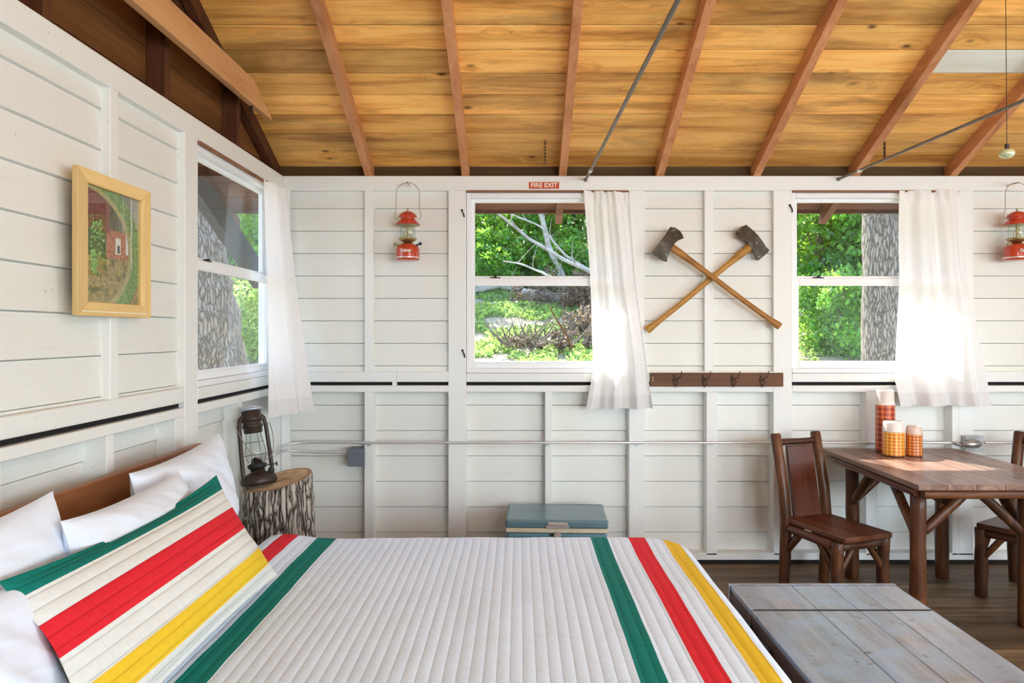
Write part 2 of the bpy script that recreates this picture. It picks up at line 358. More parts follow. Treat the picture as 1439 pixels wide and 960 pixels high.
# ---------------------------------------------------------------- mesh builder
class MB:
    def __init__(s, o=(0,0,0)): s.v = []; s.f = []; s.r = []; s.o = Vector(o); s.rn = 0.; s.a = {}; s.sm = []
    def add(s, vs, fs, smooth=False, attrs=None):
        n = len(s.v); s.v += [tuple(v) for v in vs]; s.f += [tuple(i+n for i in f) for f in fs]
        s.r += [s.rn]*len(vs); s.sm += [smooth]*len(fs)
        if attrs:
            for k, l in attrs.items(): s.a.setdefault(k, [0.]*n); s.a[k] += list(l)
        return s
    def rnd(s): s.rn = R.random(); return s
    def box(s, a, b, bev=0, fn=None):
        x0,y0,z0 = [min(p,q) for p,q in zip(a,b)]; x1,y1,z1 = [max(p,q) for p,q in zip(a,b)]
        bev = min(bev, .45*min(x1-x0, y1-y0, z1-z0))
        if bev <= 0:
            vs = [(x,y,z) for z in (z0,z1) for y in (y0,y1) for x in (x0,x1)]
            fs = [(0,2,3,1),(4,5,7,6),(0,1,5,4),(2,6,7,3),(0,4,6,2),(1,3,7,5)]
        else:
            vs = []; fs = []
            ix = {}
            for cx in (0,1):
                for cy in (0,1):
                    for cz in (0,1):
                        X = (x0,x1)[cx]; Y = (y0,y1)[cy]; Z = (z0,z1)[cz]
                        ox = bev*(1-2*cx); oy = bev*(1-2*cy); oz = bev*(1-2*cz)
                        ix[cx,cy,cz,'x'] = len(vs); vs.append((X, Y+oy, Z+oz))
                        ix[cx,cy,cz,'y'] = len(vs); vs.append((X+ox, Y, Z+oz))
                        ix[cx,cy,cz,'z'] = len(vs); vs.append((X+ox, Y+oy, Z))
            for c in (0,1):
                fs.append([ix[c,a_,b_,'x'] for a_,b_ in ((0,0),(1,0),(1,1),(0,1))][::(1 if c else -1)])
                fs.append([ix[a_,c,b_,'y'] for a_,b_ in ((0,0),(1,0),(1,1),(0,1))][::(-1 if c else 1)])
                fs.append([ix[a_,b_,c,'z'] for a_,b_ in ((0,0),(1,0),(1,1),(0,1))][::(1 if c else -1)])
            for p in (0,1):
                for q in (0,1):
                    fs.append([ix[0,p,q,'y'], ix[1,p,q,'y'], ix[1,p,q,'z'], ix[0,p,q,'z']])
                    fs.append([ix[p,0,q,'x'], ix[p,1,q,'x'], ix[p,1,q,'z'], ix[p,0,q,'z']])
                    fs.append([ix[p,q,0,'x'], ix[p,q,1,'x'], ix[p,q,1,'y'], ix[p,q,0,'y']])
                    for r in (0,1): fs.append([ix[p,q,r,k] for k in 'xyz'])
        if fn: vs = [fn(v) for v in vs]
        return s.add(vs, fs)
    def prism(s, poly, d, n):       # polygon of 3-D points pushed along vector d
        poly = [Vector(p) for p in poly]; d = Vector(d); k = len(poly)
        vs = poly + [p+d for p in poly]
        fs = [tuple(range(k))[::-1], tuple(range(k, 2*k))] + [(i, (i+1)%k, k+(i+1)%k, k+i) for i in range(k)]
        return s.add(vs, fs)
    def tube(s, pts, r, seg=10, caps=True, wob=0, closed=False):
        pts = [Vector(p) for p in pts]; n = len(pts)
        rs = r if isinstance(r, (list, tuple)) else [r]*n
        vs = []; up = None
        for i, p in enumerate(pts):
            if closed: d = pts[(i+1)%n]-pts[i-1]
            else: d = pts[min(i+1,n-1)]-pts[max(i-1,0)]
            d.normalize()
            if up is None:
                up = Vector((0,0,1)) if abs(d.z) < .9 else Vector((1,0,0))
            a = (up-d*up.dot(d)).normalized(); b = d.cross(a); up = a
            for k in range(seg):
                t = 2*PI*k/seg; rr = rs[i]
                if wob: rr *= 1+wob*(noise.noise(Vector((math.cos(t)*1.3+p.x*9+s.rn*50, math.sin(t)*1.3+p.y*9, p.z*9)))*1.3)
                vs.append(p+a*math.cos(t)*rr+b*math.sin(t)*rr)
        fs = []
        for i in range(n if closed else n-1):
            j = (i+1)%n
            for k in range(seg): fs.append((i*seg+k, i*seg+(k+1)%seg, j*seg+(k+1)%seg, j*seg+k))
        s.add(vs, fs, True)
        if caps and not closed:
            s.add([vs[k] for k in range(seg)], [tuple(range(seg))[::-1]]); s.add(vs[-seg:], [tuple(range(seg))])
        return s
    def log(s, a, b, r, n=9, seg=14, wob=.12, taper=0):
        a = Vector(a); b = Vector(b); s.rnd()
        off = Vector((R.uniform(-1,1), R.uniform(-1,1), 0))*r*.12
        pts = [a.lerp(b, i/(n-1))+off*math.sin(PI*i/(n-1)) for i in range(n)]
        rs = [r*(1-taper*i/(n-1)) for i in range(n)]; rs[0] *= .93; rs[-1] *= .93
        # rounded ends
        d = (b-a).normalized()
        pts = [a]+[p for p in pts[1:-1]]+[b]
        pts.insert(1, a+d*r*.15); pts.insert(-1, b-d*r*.15); rs.insert(1, r); rs.insert(-1, r*(1-taper)); rs[0] = r*.86; rs[-1] = r*.86*(1-taper)
        return s.tube(pts, rs, seg, True, wob)
    def lathe(s, prof, c=(0,0,0), seg=32, smooth=True, cap=False, attrs=False):
        c = Vector(c); vs = []; qa = []; qb = []
        sg = seg+1 if attrs else seg
        for i, (r, z) in enumerate(prof):
            for k in range(sg):
                t = 2*PI*k/seg; vs.append((c.x+r*math.cos(t), c.y+r*math.sin(t), c.z+z)); qa.append(k/seg); qb.append((z-prof[0][1])/max(1e-6, prof[-1][1]-prof[0][1]))
        fs = []
        for i in range(len(prof)-1):
            for k in range(seg): fs.append((i*sg+k, i*sg+(k+1)%sg, (i+1)*sg+(k+1)%sg, (i+1)*sg+k))
        return s.add(vs, fs, smooth, {'qa': qa, 'qb': qb} if attrs else None)
    def ball(s, c, r, seg=12, sc=(1,1,1)):
        vs = []; fs = []; h = seg//2
        for i in range(h+1):
            for k in range(seg):
                a = PI*i/h; t = 2*PI*k/seg
                vs.append((c[0]+r*sc[0]*math.sin(a)*math.cos(t), c[1]+r*sc[1]*math.sin(a)*math.sin(t), c[2]+r*sc[2]*math.cos(a)))
        for i in range(h):
            for k in range(seg): fs.append((i*seg+k, (i+1)*seg+k, (i+1)*seg+(k+1)%seg, i*seg+(k+1)%seg))
        return s.add(vs, fs, True)
    def build(s, name, mat, parent=None, bevel=0):
        me = bpy.data.meshes.new(name)
        o = s.o
        me.from_pydata([(v[0]-o.x, v[1]-o.y, v[2]-o.z) for v in s.v], [], s.f)
        me.polygons.foreach_set('use_smooth', s.sm)
        a = me.attributes.new('rnd', 'FLOAT', 'POINT'); a.data.foreach_set('value', s.r)
        for k, l in s.a.items():
            l = l+[0.]*(len(s.v)-len(l))
            if k == 'col':
                a = me.attributes.new(k, 'FLOAT_COLOR', 'POINT')
                flat = []
                for c in l: flat += (list(c)+[1.]) if hasattr(c, '__len__') else [0,0,0,1.]
                a.data.foreach_set('color', flat)
            else:
                a = me.attributes.new(k, 'FLOAT', 'POINT'); a.data.foreach_set('value', l)
        me.materials.append(M[mat] if isinstance(mat, str) else mat)
        me.update()
        ob = bpy.data.objects.new(name, me); COL.objects.link(ob)
        if parent: ob.parent = parent
        else: ob.location = o
        if bevel:
            m = ob.modifiers.new('bevel', 'BEVEL'); m.width = bevel; m.segments = 2; m.limit_method = 'ANGLE'
        return ob

def tag(o, label=None, cat=None, group=None, kind=None):
    if label: o['label'] = label
    if cat: o['category'] = cat
    if group: o['group'] = group
    if kind: o['kind'] = kind
    return o
def thing(name, loc, label, cat, rz=0, group=None):
    o = bpy.data.objects.new(name, None); COL.objects.link(o); o.empty_display_size = .05
    o.location = loc; o.rotation_euler = (0,0,rz); return tag(o, label, cat, group)
def struct(o, label=None): o['kind'] = 'structure'; 
def copy_tree(o, parent=None):
    c = o.copy(); COL.objects.link(c); c.parent = parent
    for ch in [x for x in ALL() if x.parent == o]: copy_tree(ch, c)
    return c
def ALL(): return list(COL.objects)
TN = [0]
def trim(mb, mat, bevel=0):
    TN[0] += 1; o = mb.build('trim_%d' % TN[0], mat, None, bevel); o['kind'] = 'structure'; return o

# ================================================================= ROOM SHELL
XL = -1.594; XR = 5.0; YR = -2.4
UP = .042; LO = .096
PT = 2.62; PB = 2.52     # top plate
RT, RB = 1.30, 1.229     # upper rail
LT, LB = 1.205, 1.16     # lower rail
SL = .46                 # roof slope
RZ = 2.72                # underside of the roof boards above the wall face

W2 = (bx_(655), bx_(884)); W3 = (bx_(1113), bx_(1347)); W1 = (3.527, 4.63)
WB, WT = 1.29, 2.52

mb = MB(); mb.box((XL-.15, YR-.15, -.08), (XR+.15, D+.13, 0)); o = mb.build('floor', 'floor_planks'); struct(o)

def siding(mb, fixed, axis, a0, a1, z0, z1, base, step, depth, sgn=1, thick=.02):
    """clapboards between a0..a1 along the wall; fixed = stud face coordinate"""
    z = base
    while z > z0: z -= step
    while z < z1-.004:
        b = max(z, z0); t = min(z+step, z1)
        if t-b > .012:
            mb.rnd()
            f0 = fixed+sgn*depth; f1 = f0+sgn*thick
            lip = sgn*.012
            g = .006
            if axis == 'X':
                vs = [(a0,f0-lip,b+g),(a1,f0-lip,b+g),(a1,f0,t),(a0,f0,t),(a0,f1,b-.002),(a1,f1,b-.002),(a1,f1,t),(a0,f1,t)]
            else:
                vs = [(f0-lip,a0,b+g),(f0-lip,a1,b+g),(f0,a1,t),(f0,a0,t),(f1,a0,b-.002),(f1,a1,b-.002),(f1,a1,t),(f1,a0,t)]
            mb.add(vs, [(0,1,2,3),(4,7,6,5),(0,4,5,1),(3,2,6,7),(0,3,7,4),(1,5,6,2)])
        z += step

# back wall
mb = MB()
edges = [(XL-.1, W2[0]), (W2[1], W3[0]), (W3[1], XR+.1)]
for a, b in edges: siding(mb, D, 'X', a, b, RT-.02, PB+.02, 1.487, .1525, UP)
siding(mb, D, 'X', XL-.1, XR+.1, .0, LT, .189, .1745, LO)
mb.box((XL-.1, D+LO+.021, 0), (XR+.1, D+LO+.03, WB-.01))
o = mb.build('wall_back', 'white_paint'); struct(o)
# left wall
mb = MB()
for a, b in [(YR, W1[0]), (W1[1], D+.05)]: siding(mb, XL, 'Y', a, b, RT-.02, PB+.02, 1.469, .16, UP, -1)
siding(mb, XL, 'Y', YR, D+.1, 0, LT, .189, .1745, LO, -1)
mb.box((XL-LO-.03, YR, 0), (XL-LO-.021, D+.12, WB-.01))
o = mb.build('wall_left', 'white_paint_y'); struct(o)
# gable boards above the left wall
mb = MB(); z = PB
RIDGE = 1.2; ridge_z = RZ+SL*(D-RIDGE)
while z < ridge_z:
    z2 = z+.165
    def yext(zz): return D+.1 if zz < RZ-.05 else D-(zz-RZ)/SL+.02
    y1 = min(D+.1, yext(z)); y0 = 2*RIDGE-y1
    mb.rnd(); mb.box((XL-.12, y0, z+.004), (XL-.095, y1, z2))
    z = z2
mb.box((XL-.14, -1.5, PB), (XL-.122, 4.0, ridge_z-.6))
o = mb.build('wall_gable_left', 'gable_wood'); struct(o); o.name = 'wall_left.001'
# right wall and rear wall, out of frame, openings in both placed for the added fill lamps
RW = [(-.9, .7), (1.3, 2.9), (3.3, 4.5)]
mb = MB()
siding(mb, XR, 'Y', YR, D+.1, 0, .85, .05, .17, .04, 1)
siding(mb, XR, 'Y', YR, D+.1, 2.35, 2.62, 2.35, .17, .04, 1)
ys = [YR, 2.6, 4.2, D+.1]
for a, b in ((YR, .2), (2.2, D+.1)): siding(mb, XR, 'Y', a, b, .85, 2.35, .05, .17, .04, 1)
z = 2.62
while z < ridge_z:
    y1 = min(D+.1, D-(z-RZ)/SL+.02); mb.box((XR+.04, 2*RIDGE-y1, z), (XR+.06, y1, z+.165)); z += .165
o = mb.build('wall_right', 'white_paint_y'); struct(o)
mb = MB()
siding(mb, YR, 'X', XL-.1, XR+.1, 0, .85, .05, .17, .04, -1)
siding(mb, YR, 'X', XL-.1, XR+.1, 2.35, 2.62, 2.35, .17, .04, -1)
for a, b in ((XL-.1, 1.2), (2.7, 3.15), (4.65, XR+.1)): siding(mb, YR, 'X', a, b, .85, 2.35, .05, .17, .04, -1)
o = mb.build('wall_rear', 'white_paint'); struct(o)

# roof boards
WHITE_ROW = (3.93, 4.086)
def roof_boards(side):
    mb = MB(); pale = MB(); eave = MB()
    k = -6
    while True:
        y1 = 4.704-.155*k; y0 = y1-.155
        k += 1
        if y1 <= RIDGE+.02: break
        y0 = max(y0, RIDGE)
        xs = [-2.2]
        x = -2.2
        raf = [-1.02+.657*i for i in range(-1, 10)]
        joints = sorted(R.sample(raf[1:], 3))
        xs += joints+[XR+.2]
        if abs(y0-3.93) < .02: xs = [-2.2, -.36, 2.29, XR+.2]
        for a, b in zip(xs[:-1], xs[1:]):
            if y1 > 5.34: continue
            z0 = RZ+SL*(D-y0); z1 = RZ+SL*(D-y1)
            t = mb
            if y0 > 4.85: t = eave
            if side > 0 and abs(y0-3.93) < .02 and a > 2: t = pale
            t.rnd()
            YY = (lambda y: y) if side > 0 else (lambda y: 2*RIDGE-y)
            e = .005
            q = [(a+.001,YY(y0+e),z0-SL*e),(b-.001,YY(y0+e),z0-SL*e),(b-.001,YY(y1-e),z1+SL*e),(a+.001,YY(y1-e),z1+SL*e)]
            vs = q+[(x_,y_,z_+.007) for x_,y_,z_ in q]
            t.add(vs, [(0,3,2,1),(4,5,6,7),(0,1,5,4),(1,2,6,5),(2,3,7,6),(3,0,4,7)])
    # felt above
    for sgn in (side,):
        ya, yb = (RIDGE, 5.36) if side > 0 else (RIDGE, 2*RIDGE-5.36)
        za = RZ+SL*(D-RIDGE)+.009; zb = RZ+SL*(D-5.36)+.009
        felt = MB(); felt.add([(-2.22,ya,za),(XR+.22,ya,za),(XR+.22,yb,zb),(-2.22,yb,zb),(-2.22,ya,za+.03),(XR+.22,ya,za+.03),(XR+.22,yb,zb+.03),(-2.22,yb,zb+.03)],
                 [(0,3,2,1),(4,5,6,7),(0,1,5,4),(1,2,6,5),(2,3,7,6),(3,0,4,7)])
        trim(felt, 'tar_paper')
    if eave.v: trim(eave, 'eave_wood')
    return mb, pale
a, pale = roof_boards(1); b, _ = roof_boards(-1)
n = len(a.v); a.v += b.v; a.f += [tuple(i+n for i in f) for f in b.f]; a.r += b.r; a.sm += b.sm
o = a.build('ceiling', 'ceiling_wood'); struct(o)
trim(pale, 'pale_board')

# rafters: from ridge to beyond the wall
def rafter(xc, mat='rafter_wood', w=.05, y1=5.34):
    mb = MB(); mb.rnd()
    h = .099
    y1 = 4.905; z0 = RZ+SL*(D-RIDGE); z1 = RZ+SL*(D-y1)
    for sgn in (1, -1):
        f = lambda y: y if sgn > 0 else 2*RIDGE-y
        q = [(xc-w/2, f(RIDGE), z0), (xc+w/2, f(RIDGE), z0), (xc+w/2, f(y1), z1), (xc-w/2, f(y1), z1)]
        vs = q+[(x,y,z-h) for x,y,z in q]
        mb.add(vs, [(0,1,2,3),(4,7,6,5),(0,4,5,1),(1,5,6,2),(2,6,7,3),(3,7,4,0)])
    trim(mb, mat, .002)
    for sgn in (1, -1):
        f = lambda y: y if sgn > 0 else 2*RIDGE-y
        mb = MB(); mb.rnd(); ya, yb = 4.906, 5.33
        za, zb = RZ+SL*(D-ya), RZ+SL*(D-yb)
        q = [(xc-w/2, f(ya), za), (xc+w/2, f(ya), za), (xc+w/2, f(yb), zb), (xc-w/2, f(yb), zb)]
        mb.add(q+[(x,y,z-h) for x,y,z in q], [(0,1,2,3),(4,7,6,5),(0,4,5,1),(1,5,6,2),(2,6,7,3),(3,7,4,0)])
        trim(mb, 'eave_wood')
for x in (-1.656,): rafter(x, 'dark_stud')
for px in (518, 654, 791, 928, 1064, 1203, 1340): rafter(bx_(px))
rafter(3.585); rafter(4.24)
mb = MB(); mb.box((XL-.1, RIDGE-.02, ridge_z-.16), (XR, RIDGE+.02, ridge_z-.005)); trim(mb, 'rafter_wood')
# tie joist beside the gable
mb = MB()
yc = 4.285
mb.prism([(-1.485, yc, 2.838), (-1.485, yc-.30, 2.978), (-1.485, RIDGE*2-yc+.3, 2.978), (-1.485, RIDGE*2-yc, 2.838)], (-.038, 0, 0), 0)
trim(mb, 'tie_wood', .003)
# gable studs
for ys in (2.39, 3.215, 4.035, 1.57, .75):
    mb = MB(); mb.rnd(); mb.box((XL-.094, ys-.0, PT-.01), (XL-.006, ys+.045, min(RZ+SL*(D-ys-.045)-.12, ridge_z-.2)), .002); trim(mb, 'dark_stud')
# blocking between rafters above the back plate, its wood darkened to paint the shadow band
mb = MB(); mb.box((XL-.1, D+.06, PT), (XR+.1, D+.085, RZ-.03)); wood('blocking', [(.3,(.05,.025,.006)), (.7,(.14,.075,.02))], 'X', .7); trim(mb, 'blocking')
# top plates
mb = MB(); mb.box((XL, D, PB), (XR+.06, D+LO, PT), .004); trim(mb, 'rail_paint')
mb = MB(); mb.box((XL-LO, YR, PB), (XL, D+LO, PT), .004); trim(mb, 'rail_paint_y')
mb = MB(); mb.box((XL-LO, YR-.06, PB), (XR+.06, YR, PT), .004); trim(mb, 'rail_paint')
mb = MB(); mb.box((XR, YR, PB), (XR+.06, D, PT), .004); trim(mb, 'rail_paint_y')
# back wall studs
def bstud(x0, x1, z0, z1, d=LO, mat='white_paint_z'):
    mb = MB(); mb.rnd(); mb.box((bx_(x0), D, z0), (bx_(x1), D+d, z1), .003); trim(mb, mat)
def lstud(y0, y1, z0, z1, d=LO):
    mb = MB(); mb.rnd(); mb.box((XL, y0, z0), (XL-d, y1, z1), .003); trim(mb, 'white_paint_z')
# full height posts
for x0, x1 in ((630,655),(884,906),(1087,1113),(1347,1368),(1600,1625)): bstud(x0, x1, .06, PB)
for x0, x1 in ((512,525),(990,1003),(1490,1503)): bstud(x0, x1, RT, PB)
for x0, x1 in ((512,525),(766,776),(993,1008),(1217,1233),(1490,1503)): bstud(x0, x1, .06, LB)
bstud(1338, 1347, .06, LB)
mb = MB(); mb.box((XL, D-.045, .06), (XL+.052, D, PB), .003); trim(mb, 'white_paint_z')
# left wall posts
lstud(3.391, 3.527, .06, PB); lstud(4.63, D-.046, .06, PB)
for y in (2.772, 2.085, 1.5, .95, .3): lstud(y, y+.058, RT, PB, UP+.0)
for y in (2.748, 2.14, 1.54, .93, .3, 4.05): lstud(y, y+.05, .06, LB)
lstud(3.30, 3.391, .06, LB, .094)
# rails (pieces between posts)
def seg_rail(x0, x1, z0, z1):
    mb = MB(); mb.rnd(); mb.box((x0, D, z0), (x1, D+LO, z1), .004); trim(mb, 'rail_paint')
pieces = [(XL+.053, bx_(551)), (bx_(557), bx_(630)), (W2[1]+.106, W3[0]-.125), (W3[1]+.1, bx_(1600)), (W2[0]+.0, W2[1]), (W3[0], W3[1])]
for x0, x1 in pieces: seg_rail(x0, x1, RB, RT if not (x0 in (W2[0], W3[0])) else WB-.002)
for x0, x1 in [(XL+.053, bx_(630)), (W2[1]+.106, W3[0]-.125), (W3[1]+.1, bx_(1600)), (W2[0], W2[1]), (W3[0], W3[1])]: seg_rail(x0, x1, LB, LT)
mb = MB(); mb.box((bx_(551), D+.004, LT), (bx_(557), D+.09, RT-.002), .002); trim(mb, 'white_paint_z')
for y0, y1 in ((YR, 3.391), (3.527, 4.63)):
    mb = MB(); mb.rnd(); mb.box((XL, y0, RB), (XL-LO, y1, RT if y0 < 3 else WB-.002), .004); trim(mb, 'rail_paint_y')
    mb = MB(); mb.rnd(); mb.box((XL, y0, LB), (XL-LO, y1, LT), .004); trim(mb, 'rail_paint_y')
# black strip set in the slot between the rails paints its deep shade
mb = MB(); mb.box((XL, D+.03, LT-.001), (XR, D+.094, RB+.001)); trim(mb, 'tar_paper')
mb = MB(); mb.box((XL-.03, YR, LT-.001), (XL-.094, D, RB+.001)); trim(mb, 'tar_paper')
# bottom plates, black gap to the floor
mb = MB(); mb.box((XL, D, .028), (XR, D+LO, .075), .003); o = mb.build('baseboard_back', 'rail_paint'); struct(o)
mb = MB(); mb.box((XL-LO, YR, .028), (XL, D, .075), .003); o = mb.build('baseboard_left', 'rail_paint_y'); struct(o)
mb = MB(); mb.box((XL, D+.005, 0.001), (XR, D+.09, .028)); trim(mb, 'tar_paper')  # black strip under the plate stands in for the gap's shade

# windows -----------------------------------------------------------
def window(name, axis, a0, a1, fixed, s):
    """axis X: back wall; axis Y: left wall. s = outward direction sign"""
    def bx(mb, u0, u1, d0, d1, z0, z1, bev=.003):
        if axis == 'X': mb.box((u0, fixed+s*d0, z0), (u1, fixed+s*d1, z1), bev)
        else: mb.box((fixed+s*d0, u0, z0), (fixed+s*d1, u1, z1), bev)
    o = thing(name, (0,0,0), None, None); o['kind'] = 'structure'
    e = .002
    mb = MB()
    bx(mb, a0+e, a0+.028, .012, .095, WB, WT); bx(mb, a1-.028, a1-e, .012, .095, WB, WT)
    bx(mb, a0+.028, a1-.028, .012, .095, WT-.045, WT-.012); bx(mb, a0+e, a1-e, .0, .12, WB, WB+.030)
    f = mb.build('window_frame', 'sash_paint', o)
    mid = bz_(395)
    g0, g1 = a0+.028, a1-.028
    # upper sash, outer
    mb = MB(); zt = WT-.045; w = .028
    bx(mb, g0, g0+w, .058, .084, mid-.02, zt); bx(mb, g1-w, g1, .058, .084, mid-.02, zt)
    bx(mb, g0+w, g1-w, .058, .084, zt-.024, zt); bx(mb, g0+w, g1-w, .058, .084, mid-.02, mid+.038)
    u = mb.build('sash', 'sash_paint', o)
    mb = MB(); bx(mb, g0+w-.003, g1-w+.003, .069, .073, mid+.035, zt-.02, 0); mb.build('pane', 'pane_glass', u)
    mb = MB(); zb = WB+.031
    bx(mb, g0, g0+w, .026, .052, zb, mid+.020); bx(mb, g1-w, g1, .026, .052, zb, mid+.020)
    bx(mb, g0+w, g1-w, .026, .052, zb, zb+.048); bx(mb, g0+w, g1-w, .026, .052, mid-.030, mid+.020)
    bx(mb, g0+w, g1-w, .020, .026, zb+.036, zb+.044, .001)
    l = mb.build('sash', 'sash_paint', o)
    mb = MB(); bx(mb, g0+w-.003, g1-w+.003, .037, .041, zb+.045, mid-.028, 0); mb.build('pane', 'pane_glass', l)
    mb = MB(); c = a0+.16; bx(mb, c, c+.07, .03, .05, mid+.020, mid+.028, .001); bx(mb, c+.025, c+.045, .026, .05, mid+.028, mid+.036, .001)
    mb.build('sash_lock', 'black_iron', o)
    return o
window('window_1', 'Y', W1[0], W1[1], XL, -1)
window('window_2', 'X', W2[0], W2[1], D, 1)
window('window_3', 'X', W3[0], W3[1], D, 1)

# latches on the window posts
for i, (px, py, lab) in enumerate([(650, 300, 'small dark iron hook screwed high on the post left of the middle window'), (651, 497, 'small dark iron hook screwed low on the post left of the middle window'), (1111, 293, 'small dark hook screwed to the post left of the right window')]):
    p = P(px, py, D-.004); mb = MB(p)
    mb.tube([p+Vector((-.004,0,.022)), p+Vector((0,-.006,.01)), p+Vector((.008,-.008,-.006)), p+Vector((.012,-.002,-.026))], .0045, 8)
    mb.ball(p+Vector((-.004,0,.022)), .008, 8)
    tag(mb.build('window_hook', 'black_iron'), lab, 'hook')

# outside: eave boards, barge rafter with brace, wall corner
mb = MB(); mb.prism([(-2.14, 5.45, RZ+SL*(D-5.45)-.10), (-2.14, 5.45, RZ+SL*(D-5.45)+.01), (-2.14, RIDGE, ridge_z+.01), (-2.14, RIDGE, ridge_z-.14)], (-.05,0,0), 0); trim(mb, 'eave_wood')
mb = MB(); mb.box((-2.2, 5.33, RZ+SL*(D-5.33)-.02), (XR+.2, 5.355, RZ+SL*(D-5.33)+.02)); trim(mb, 'eave_wood')

# ================================================================= FIXTURES
def tag_thing(mb, name, mat, label, cat, group=None): return tag(mb.build(name, mat), label, cat, group)

# curtain rods (wooden laths)
def lath_x(x0, x1, z, lab):
    mb = MB((x0, D-.004, z)); mb.box((x0, D-.012, z-.008), (x1, D+.008, z+.006), .002); tag_thing(mb, 'curtain_rod', 'lath', lab, 'curtain rod')
lath_x(W2[0]+.003, W2[1]-.003, 2.515, 'thin brown wooden lath carrying the curtain above the middle window')
lath_x(W3[0]+.003, W3[1]-.003, 2.515, 'thin brown wooden lath carrying the curtain above the right window')
mb = MB((XL, 3.6, 2.49)); mb.box((XL-.004, 3.53, 2.497), (XL+.014, 4.70, 2.512), .002); tag_thing(mb, 'curtain_rod', 'lath', 'thin brown wooden lath carrying the curtain above the left wall window', 'curtain rod')

# curtains ----------------------------------------------------------
def curtain(label, left, right, base, out, folds, nu=90, nv=70, ph=0, amp=(.012,.030)):
    """left/right: lists of (t, along, z, off); base(along, z, off)->point"""
    def ev(L, t):
        for (t0,*a), (t1,*b) in zip(L[:-1], L[1:]):
            if t <= t1:
                k = (t-t0)/(t1-t0); return [p+(q-p)*k for p, q in zip(a, b)]
        return L[-1][1:]
    def pt(u, t, lift=0.):
        a = ev(left, t); b = ev(right, t)
        al = a[0]+(b[0]-a[0])*u; z = a[1]+(b[1]-a[1])*u; of = a[2]+(b[2]-a[2])*u
        am = amp[0]+(amp[1]-amp[0])*t
        w = u+.05*math.sin(3*u+2*t+ph)
        k = noise.noise(Vector((u*3+ph, t*2.5, ph)))*.9
        fo = math.sin(2*PI*folds*w+ph+k)+.35*math.sin(2*PI*folds*2.3*w+1.1+ph+t*1.2)
        if t < .05: fo = fo*(1.2)+.6*math.sin(2*PI*folds*2.6*u)
        return base(al, z, of+am*(fo+1.1)+lift)
    mb = MB(); vs = []; fs = []
    for j in range(nv+1):
        for i in range(nu+1): vs.append(pt(i/nu, j/nv))
    for j in range(nv):
        for i in range(nu): a = j*(nu+1)+i; fs.append((a, a+1, a+nu+2, a+nu+1))
    p0 = Vector(vs[0]); mb.o = Vector((p0.x, p0.y, min(v[2] for v in vs)))
    mb.add(vs, fs, True)
    o = thing('curtain', tuple(mb.o), label, 'curtain')
    mb.build('curtain_panel', 'curtain_cloth', o)
    h = MB(mb.o); vs = []; fs = []; n = 6
    for j in range(n+1):
        for i in range(nu+1): vs.append(pt(i/nu, 1-.062*(1-j/n), .0025))
    for j in range(n):
        for i in range(nu): a = j*(nu+1)+i; fs.append((a, a+1, a+nu+2, a+nu+1))
    h.add(vs, fs, True); h.build('hem', 'curtain_hem', o)
    return o
def bbase(al, z, of): return (al, D-.014-of, z)
q = lambda x, y, of=0: ((x-730)/1000*(D-.03-of), CZ-(y-468)/1000*(D-.03-of), of)
curtain('white cotton curtain pulled to the right side of the middle window',
        [(0, *q(820,268)), (.35, *q(829,385)), (.8, *q(833,520)), (1, *q(823,574,.03))],
        [(0, *q(884,270)), (.4, *q(893,395)), (1, *q(917,574,.03))], bbase, 1, 3, ph=.4)
curtain('wide white curtain bunched at the right window behind the table',
        [(0, *q(1264,268)), (.4, *q(1262,390)), (.75, *q(1254,490)), (.88, *q(1252,535)), (1, *q(1259,570,.03))],
        [(0, *q(1349,266)), (.35, *q(1358,370)), (1, *q(1394,570,.03))], bbase, 1, 2.5, ph=2.1, amp=(.012,.036))
def lbase(al, z, of): # al = distance along the wall in Y, swinging into the room near the corner
    return (XL+.014+of, al, z)
curtain('white curtain hanging at the left wall window next to the room corner',
        [(0, 4.34, 2.50, 0), (.5, 4.30, 1.85, .02), (1, 4.22, 1.055, .045)],
        [(0, 4.70, 2.505, .03), (.45, 4.70, 1.85, .085), (1, 4.66, 1.06, .205)], lbase, 1, 2.5, ph=1.0, amp=(.010,.028))

# tie rods across the room ------------------------------------------
def rod(label, p0, p1, r=.0075):
    p0 = Vector(p0); d = (Vector(p1)-p0).normalized(); p1 = p0+d*abs((YR-p0.y)/d.y)
    o = thing('tie_rod', tuple(p0), label, 'rod')
    mb = MB(p0); mb.tube([p0, p1], r, 12); mb.build('rod', 'rod_metal', o)
    mb = MB(p0); q = p0+d*.26; mb.tube([q, q+d*.035], r*1.35, 12); mb.build('coupling', 'conduit_metal', o)
    mb = MB(p0); mb.tube([p0-Vector((0,.002,0)), p0-Vector((0,.008,0))], .014, 12); mb.build('washer', 'rod_metal', o)
rod('grey steel tie rod crossing overhead from above the middle window', P(823,253,D-.001), P(953,0,2.2), .009)
rod('grey steel tie rod crossing overhead from above the right window', P(1178,252,D-.001), P(1439,141,3.14), .0085)

